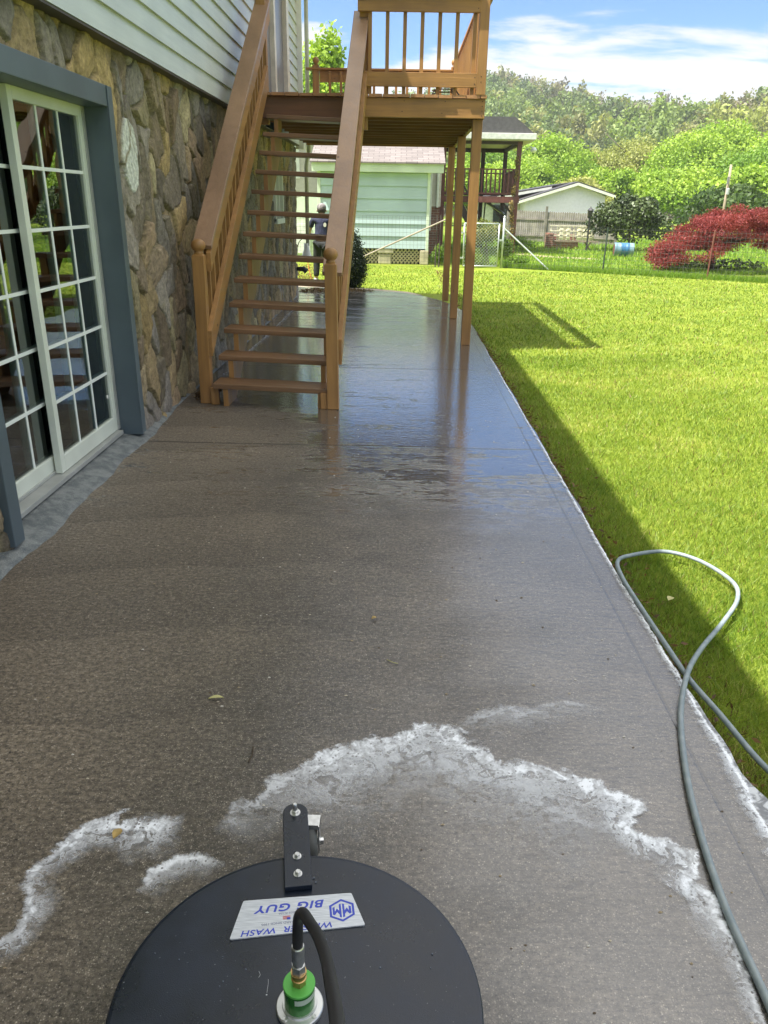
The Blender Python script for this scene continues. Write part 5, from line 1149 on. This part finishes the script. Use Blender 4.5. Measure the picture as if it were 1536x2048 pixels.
# ---------------------------------------------------------------- wire fence, gate
def fences():
    wire = simple('galvanised_wire', (.12, .125, .12), .5, .5); galv = simple('galvanised_pipe', (.50, .54, .52), .38, .55, var=.12); rust = simple('rusty_steel', (.06, .045, .04), .7)
    def run(a, b, name, label, h=1.13, posts=(), dx=.10, zc=GZ):
        a = Vector((*a, 0)); b = Vector((*b, 0)); t = thing(name, label, 'fence', (a.x, a.y, GZ)); L = (b-a).length; d = (b-a).normalized(); m = MB(); r = .0022
        n = int(L/dx)
        for i in range(n+1):
            p = a+d*(i*dx); m.bar((p.x, p.y, zc+.02), (p.x, p.y, zc+h), 2*r, 2*r, (0, 1, 0))
        z = zc+.05
        for z in np.arange(zc+.04, zc+h+.01, .105): m.bar((a.x, a.y, z), (b.x, b.y, z), 2*r, 2*r)
        m.build('wire_mesh', wire, t)
        for f, hh, mt, rr in posts:
            p = a+(b-a)*f; MB().tube([(p.x+.0, p.y-.02, GZ-.05), (p.x+.012, p.y-.02, GZ+hh)], rr, 6).build('post', mt, t)
        return t
    tp = simple('green_t_post', (.035, .055, .04), .6)
    f = run((-3.4, 22.3), (1.55, 22.25), 'wire_fence', 'welded wire fence crossing in front of the mint garage', 1.30, ((.89, 1.35, rust, .018), (.91, 1.35, rust, .018), (.42, 1.3, rust, .016)))
    MB().tube([(-1.2, 22.15, GZ+.14), (1.30, 22.18, 1.17)], .021, 8).build('brace_pipe', simple('rusty_pipe', (.30, .26, .20), .6, .2), f)
    f = run((2.80, 22.25), (5.34, 21.15), 'wire_fence', 'welded wire fence running from the gate to the first dark steel post', 1.13, ((1.0, 1.14, tp, .020),))
    MB().tube([(2.815, 22.15, .96), (4.05, 21.75, GZ+.01)], .021, 8).build('brace_pipe', galv, f)
    f = run((5.35, 21.14), (9.9, 18.5), 'wire_fence', 'welded wire fence passing in front of the red maple', 1.13, ((.49, 1.14, simple('rust_red_post', (.16, .06, .04), .7), .019), (.985, 1.13, tp, .019)))
    t = thing('chain_link_gate', 'silver chain-link garden gate between two galvanised posts', 'gate', (2.2, 22.2, GZ))
    for x, h in ((1.62, 1.17), (2.80, 1.22)):
        p = MB().tube([(x+.02, 22.24, GZ), (x+.03, 22.24, h)], .030, 10).build('gate_post', galv, t, smooth=True); sub(MB().lathe([(.034, 0), (.034, .02), (.02, .045), (0, .05)], (x+.03, 22.24, h), 10), 'post_cap', galv, p)
    g = MB(); x0, x1, z0, z1 = 1.76, 2.70, GZ+.05, 1.06; y = 22.2
    r = .018; g.tube([(x0, y, z0), (x0, y, z1)], r, 8).tube([(x1, y, z0), (x1, y, z1)], r, 8).tube([(x0, y, z0), (x1, y, z0)], r, 8).tube([(x0, y, z1), (x1, y, z1)], r, 8); fr = g.build('gate_frame', galv, t, smooth=True)
    m = MB(); w = .085; hgt = z1-z0; n = int((x1-x0+hgt)/w)
    for s in (1, -1):
        for i in range(n+1):
            # diagonal wires clipped to the frame
            c = i*w-hgt if s > 0 else i*w; pts = []
            if s > 0: xa, za, xb, zb = c, 0, c+hgt, hgt
            else: xa, za, xb, zb = c, 0, c-hgt, hgt
            W_ = x1-x0
            def clip(xa, za, xb, zb):
                dx, dz = xb-xa, zb-za; t0, t1 = 0., 1.
                for e, q in ((-dx, xa), (dx, W_-xa)):
                    if abs(e) < 1e-9: continue
                    rr = q/e
                    if e < 0: t0 = max(t0, rr)
                    else: t1 = min(t1, rr)
                return (t0, t1) if t1-t0 > .01 else None
            k = clip(xa, za, xb, zb)
            if k: m.bar((x0+xa+(xb-xa)*k[0], y+.006*s, z0+za+(zb-za)*k[0]), (x0+xa+(xb-xa)*k[1], y+.006*s, z0+za+(zb-za)*k[1]), .0085 if s > 0 else .006, .0085 if s > 0 else .006, (0, 1, 0))
    m.build('chain_mesh', galv, t)
    for z in (.15, .8): sub(MB().box(x0-.10, x0, 22.18, 22.22, z, z+.04), 'hinge', galv, fr)
    sub(MB().box(x1, x1+.09, 22.17, 22.21, .62, .67), 'latch', galv, fr)
fences()
def shrubs():
    s = thing('rose_bush', 'yellow-green bush with reddish new leaves rising behind the chain-link gate', 'bush', (2.35, 23.0, GZ))
    bl = blobset(2.35, 23.1, .75, .75, .35, .48, 12, 81, .35); V, c = leafcloud(bl, 3600, .035, (.10, .17, .03), (.30, .26, .08), 81, .35); npmesh('foliage', V, quads(V), M_leaf, s, c)
    m = MB(); g = random.Random(9)
    for i in range(9): x = 2.35+g.uniform(-.3, .3); m.tube([(x, 23.1, GZ), (x+g.uniform(-.15, .15), 23.1, .6), (x+g.uniform(-.4, .4), 23.1, 1.1)], [.01, .008, .004], 5)
    m.build('stems', M_bark, s)
    for (x, y, w, h, lab, c0, c1, sd) in ((3.0, 22.9, .5, .95, 'narrow green bush against the right gate post', (.05, .10, .015), (.13, .20, .03), 82), (3.25, 22.7, .85, .34, 'low leafy weeds at the foot of the slanted fence brace', (.08, .18, .02), (.19, .30, .04), 83), (4.6, 30.5, 1.1, .55, 'low bright green weeds by the grey wooden fence', (.10, .20, .02), (.22, .34, .05), 84), (2.1, 22.75, .5, .45, 'small bright green plant seen through the gate mesh', (.12, .20, .02), (.25, .34, .04), 85), (1.15, 22.9, .5, .55, 'green weeds between the garage corner and the gate', (.08, .16, .02), (.17, .26, .04), 86)):
        t = thing('garden_plant', lab, 'plant', (x, y, GZ)); V, c = leafcloud(blobset(x, y, GZ+h/2, w/2, w/2, h/2, 7, sd, .5), 1500, .028, c0, c1, sd, .3); npmesh('foliage', V, quads(V), M_leaf, t, c)
        mm = MB()
        for i in range(5): a = i*1.3; mm.tube([(x, y, GZ), (x+.2*w*math.cos(a), y+.2*w*math.sin(a), GZ+h*.8)], .004, 4)
        mm.build('stems', M_bark, t)
    # footpath in the neighbouring yard
    MB().prism([(4.2, 31.5), (4.25, 29.5), (5.2, 27.8), (6.6, 26.9), (6.5, 26.5), (4.9, 27.2), (3.7, 29.2), (3.6, 31.5)], 2, GZ, GZ+.02).build('path', simple('sandy_path', (.48, .38, .26), .9), kind='structure')
shrubs()

# ---------------------------------------------------------------- person with the washing lance
def skin(name, J, E_, mat, root, lv=2, rootj=None):
    names = list(J); idx = {k: i for i, k in enumerate(names)}; off = root.location if root else Vector()
    me = bpy.data.meshes.new(name); me.from_pydata([Vector(J[k][0])-off for k in names], [(idx[a], idx[b]) for a, b in E_], [])
    o = bpy.data.objects.new(name, me); col.objects.link(o); bm = bmesh.new(); bm.from_mesh(me); ly = bm.verts.layers.skin.verify(); bm.verts.ensure_lookup_table()
    for k in names:
        r = J[k][1]; r = r if isinstance(r, tuple) else (r, r); bm.verts[idx[k]][ly].radius = r; bm.verts[idx[k]][ly].use_root = (k == (rootj or names[0]))
    bm.to_mesh(me); bm.free(); md = o.modifiers.new('s', 'SKIN'); md.use_smooth_shade = True; md.branch_smoothing = .4; sd = o.modifiers.new('d', 'SUBSURF'); sd.levels = lv; sd.render_levels = lv
    dg = bpy.context.evaluated_depsgraph_get(); m2 = bpy.data.meshes.new_from_object(o.evaluated_get(dg)); bpy.data.objects.remove(o); m2.name = name; return link(name, m2, mat, root, 0, True)
def person():
    X, Y, Z = -1.66, 17.4, GZ+.0
    P = thing('person', 'person in grey cap, navy shirt and dark trousers standing with their back turned', 'person', (X, Y, Z))
    skn = simple('skin', (.42, .25, .17), .5, var=.05); navy = simple('navy_shirt', (.018, .022, .055), .8, vs=9, var=.3, bumps=.5, bs=25, bd=.02); tr = simple('dark_trousers', (.016, .019, .020), .85, var=.2, bumps=.4, bs=20, bd=.02)
    def v(x, y, z): return (X+x, Y+y, Z+z)
    B = dict(pelvis=(v(0, 0, .84), (.125, .095)), belly=(v(0, 0, .97), (.125, .09)), chest=(v(0, .02, 1.15), (.15, .10)), shtop=(v(0, .04, 1.28), (.10, .075)), neck=(v(0, .075, 1.36), .05), head=(v(.0, .10, 1.45), (.075, .085)), crown=(v(.0, .11, 1.53), (.062, .07)),
             lsh=(v(-.17, .03, 1.27), .055), lel=(v(-.27, .08, 1.04), .042), lwr=(v(-.30, .30, .99), .028), lhand=(v(-.30, .37, .985), (.035, .02)),
             rsh=(v(.17, .03, 1.27), .055), rel=(v(.26, .05, 1.03), .042), rwr=(v(.16, .28, .97), .028), rhand=(v(.10, .34, .97), (.035, .02)),
             lhip=(v(-.085, 0, .80), .09), lkn=(v(-.11, .03, .45), .062), lan=(v(-.12, -.02, .09), .042), ltoe=(v(-.14, .12, .035), .035),
             rhip=(v(.085, 0, .80), .09), rkn=(v(.10, .02, .45), .062), ran=(v(.10, -.03, .09), .042), rtoe=(v(.13, .11, .035), .035))
    E_ = [('pelvis','belly'),('belly','chest'),('chest','shtop'),('shtop','neck'),('neck','head'),('head','crown'),('shtop','lsh'),('lsh','lel'),('lel','lwr'),('lwr','lhand'),('shtop','rsh'),('rsh','rel'),('rel','rwr'),('rwr','rhand'),('pelvis','lhip'),('lhip','lkn'),('lkn','lan'),('lan','ltoe'),('pelvis','rhip'),('rhip','rkn'),('rkn','ran'),('ran','rtoe')]
    # five curled fingers on each hand, grown from the palm
    for s, hx, hy, hz_ in (('l', -.30, .37, .985), ('r', .10, .34, .97)):
        for i, ln in enumerate((.055, .062, .058, .048)):
            oz = .024-.016*i; a, b, c = s+'f%da' % i, s+'f%db' % i, s+'f%dc' % i
            B[a] = (v(hx, hy+.035, hz_+oz), .0095); B[b] = (v(hx+.012, hy+.035+ln*.55, hz_+oz-.004), .0088); B[c] = (v(hx+.035, hy+.03+ln*.5, hz_+oz-.008), .008); E_ += [(s+'hand', a), (a, b), (b, c)]
        B[s+'ta'] = (v(hx+.02, hy-.005, hz_+.028), .0105); B[s+'tb'] = (v(hx+.04, hy+.022, hz_+.036), .009); E_ += [(s+'hand', s+'ta'), (s+'ta', s+'tb')]
    skin('body', B, E_, skn, P)
    SJ = dict(belly=(v(0, 0, .90), (.152, .118)), mid=(v(0, .0, 1.02), (.150, .112)), chest=(v(0, .02, 1.16), (.172, .122)), top=(v(0, .04, 1.285), (.12, .088)), col=(v(0, .06, 1.33), .062), lsh=(v(-.175, .03, 1.27), .075), lsl=(v(-.25, .065, 1.10), .066), rsh=(v(.175, .03, 1.27), .075), rsl=(v(.235, .04, 1.10), .066))
    sh_ = skin('shirt', SJ, [('belly','mid'),('mid','chest'),('chest','top'),('top','col'),('top','lsh'),('lsh','lsl'),('top','rsh'),('rsh','rsl')], navy, P, 2, 'mid')
    em = []; 
    for k in range(14): a = k*math.pi/7; em.append((X+.085+.032*math.sin(a), Y-.125+.0, Z+1.17+.042*math.cos(a)))
    em = MB().prism([(p[0], p[2]) for p in em], 1, Y-.125, Y-.095).build('shirt_emblem', simple('pale_emblem', (.62, .62, .52), .6), P)
    TJ = dict(pel=(v(0, 0, .86), (.150, .112)), lhip=(v(-.085, 0, .78), .108), lkn=(v(-.112, .03, .45), .082), lan=(v(-.12, -.02, .10), .066), rhip=(v(.085, 0, .78), .108), rkn=(v(.10, .02, .45), .082), ran=(v(.10, -.03, .10), .066))
    skin('trousers', TJ, [('pel','lhip'),('lhip','lkn'),('lkn','lan'),('pel','rhip'),('rhip','rkn'),('rkn','ran')], tr, P, 2, 'pel')
    for s in (-1, 1):
        sx = X+(-.13 if s < 0 else .115)
        MB().lathe([(.0, -.005), (.05, .0), (.056, .02), (.05, .055), (.035, .085), (0, .09)], (sx, Y+.0, Z), 14).build('shoe', simple('white_shoe', (.45, .44, .42), .6), P, smooth=True)
    hc = Vector(v(0, .105, 1.475)); capm = simple('grey_camo_cap', (.19, .17, .17), .8, var=.5, vs=22)
    MB().lathe([(.098, 0), (.1, .03), (.092, .07), (.066, .105), (.03, .12), (0, .122)], (hc.x, hc.y, hc.z), 20, (0, -.12, 1)).add([(hc.x-.07, hc.y+.07, hc.z+.01), (hc.x+.07, hc.y+.07, hc.z+.01), (hc.x+.05, hc.y+.17, hc.z-.01), (hc.x-.05, hc.y+.17, hc.z-.01), (hc.x-.07, hc.y+.07, hc.z+.02), (hc.x+.07, hc.y+.07, hc.z+.02), (hc.x+.05, hc.y+.17, hc.z+.0), (hc.x-.05, hc.y+.17, hc.z+.0)], [(0,1,2,3),(4,7,6,5),(0,4,5,1),(1,5,6,2),(2,6,7,3),(3,7,4,0)]).build('cap', capm, P, smooth=True)
    MB().lathe([(.055, -.09), (.085, -.055), (.094, -.01), (.094, .01)], (hc.x, hc.y-.008, hc.z), 18).build('hair', simple('dark_hair', (.035, .028, .025), .8), P, smooth=True)
    for s in (-1, 1): MB().lathe([(.0, 0), (.018, .004), (.024, .014), (.018, .02)], (hc.x+s*.088, hc.y+.005, hc.z-.035), 10, (s, 0, 0)).build('ear', skn, P, smooth=True)
    W_ = thing('washing_lance', 'pressure washing lance with orange hose held by the person at the far corner', 'lance', (X-.2, Y+.38, Z+.9))
    MB().tube([v(.14, .36, .965), v(-.33, .42, .975), v(-.55, .60, .80), v(-.75, .9, .35)], .010, 8).build('lance_tube', simple('dark_lance', (.05, .05, .05), .4, .4), W_, smooth=True)
    MB().tube(smooth_path([v(-.33, .41, .96), v(-.36, .34, .75), v(-.32, .2, .35), v(-.22, .12, .03), v(-.05, .3, .012), v(.3, .9, .012)], 6), .009, 6).build('orange_hose', simple('orange_hose', (.50, .12, .04), .5), W_, smooth=True)
person()
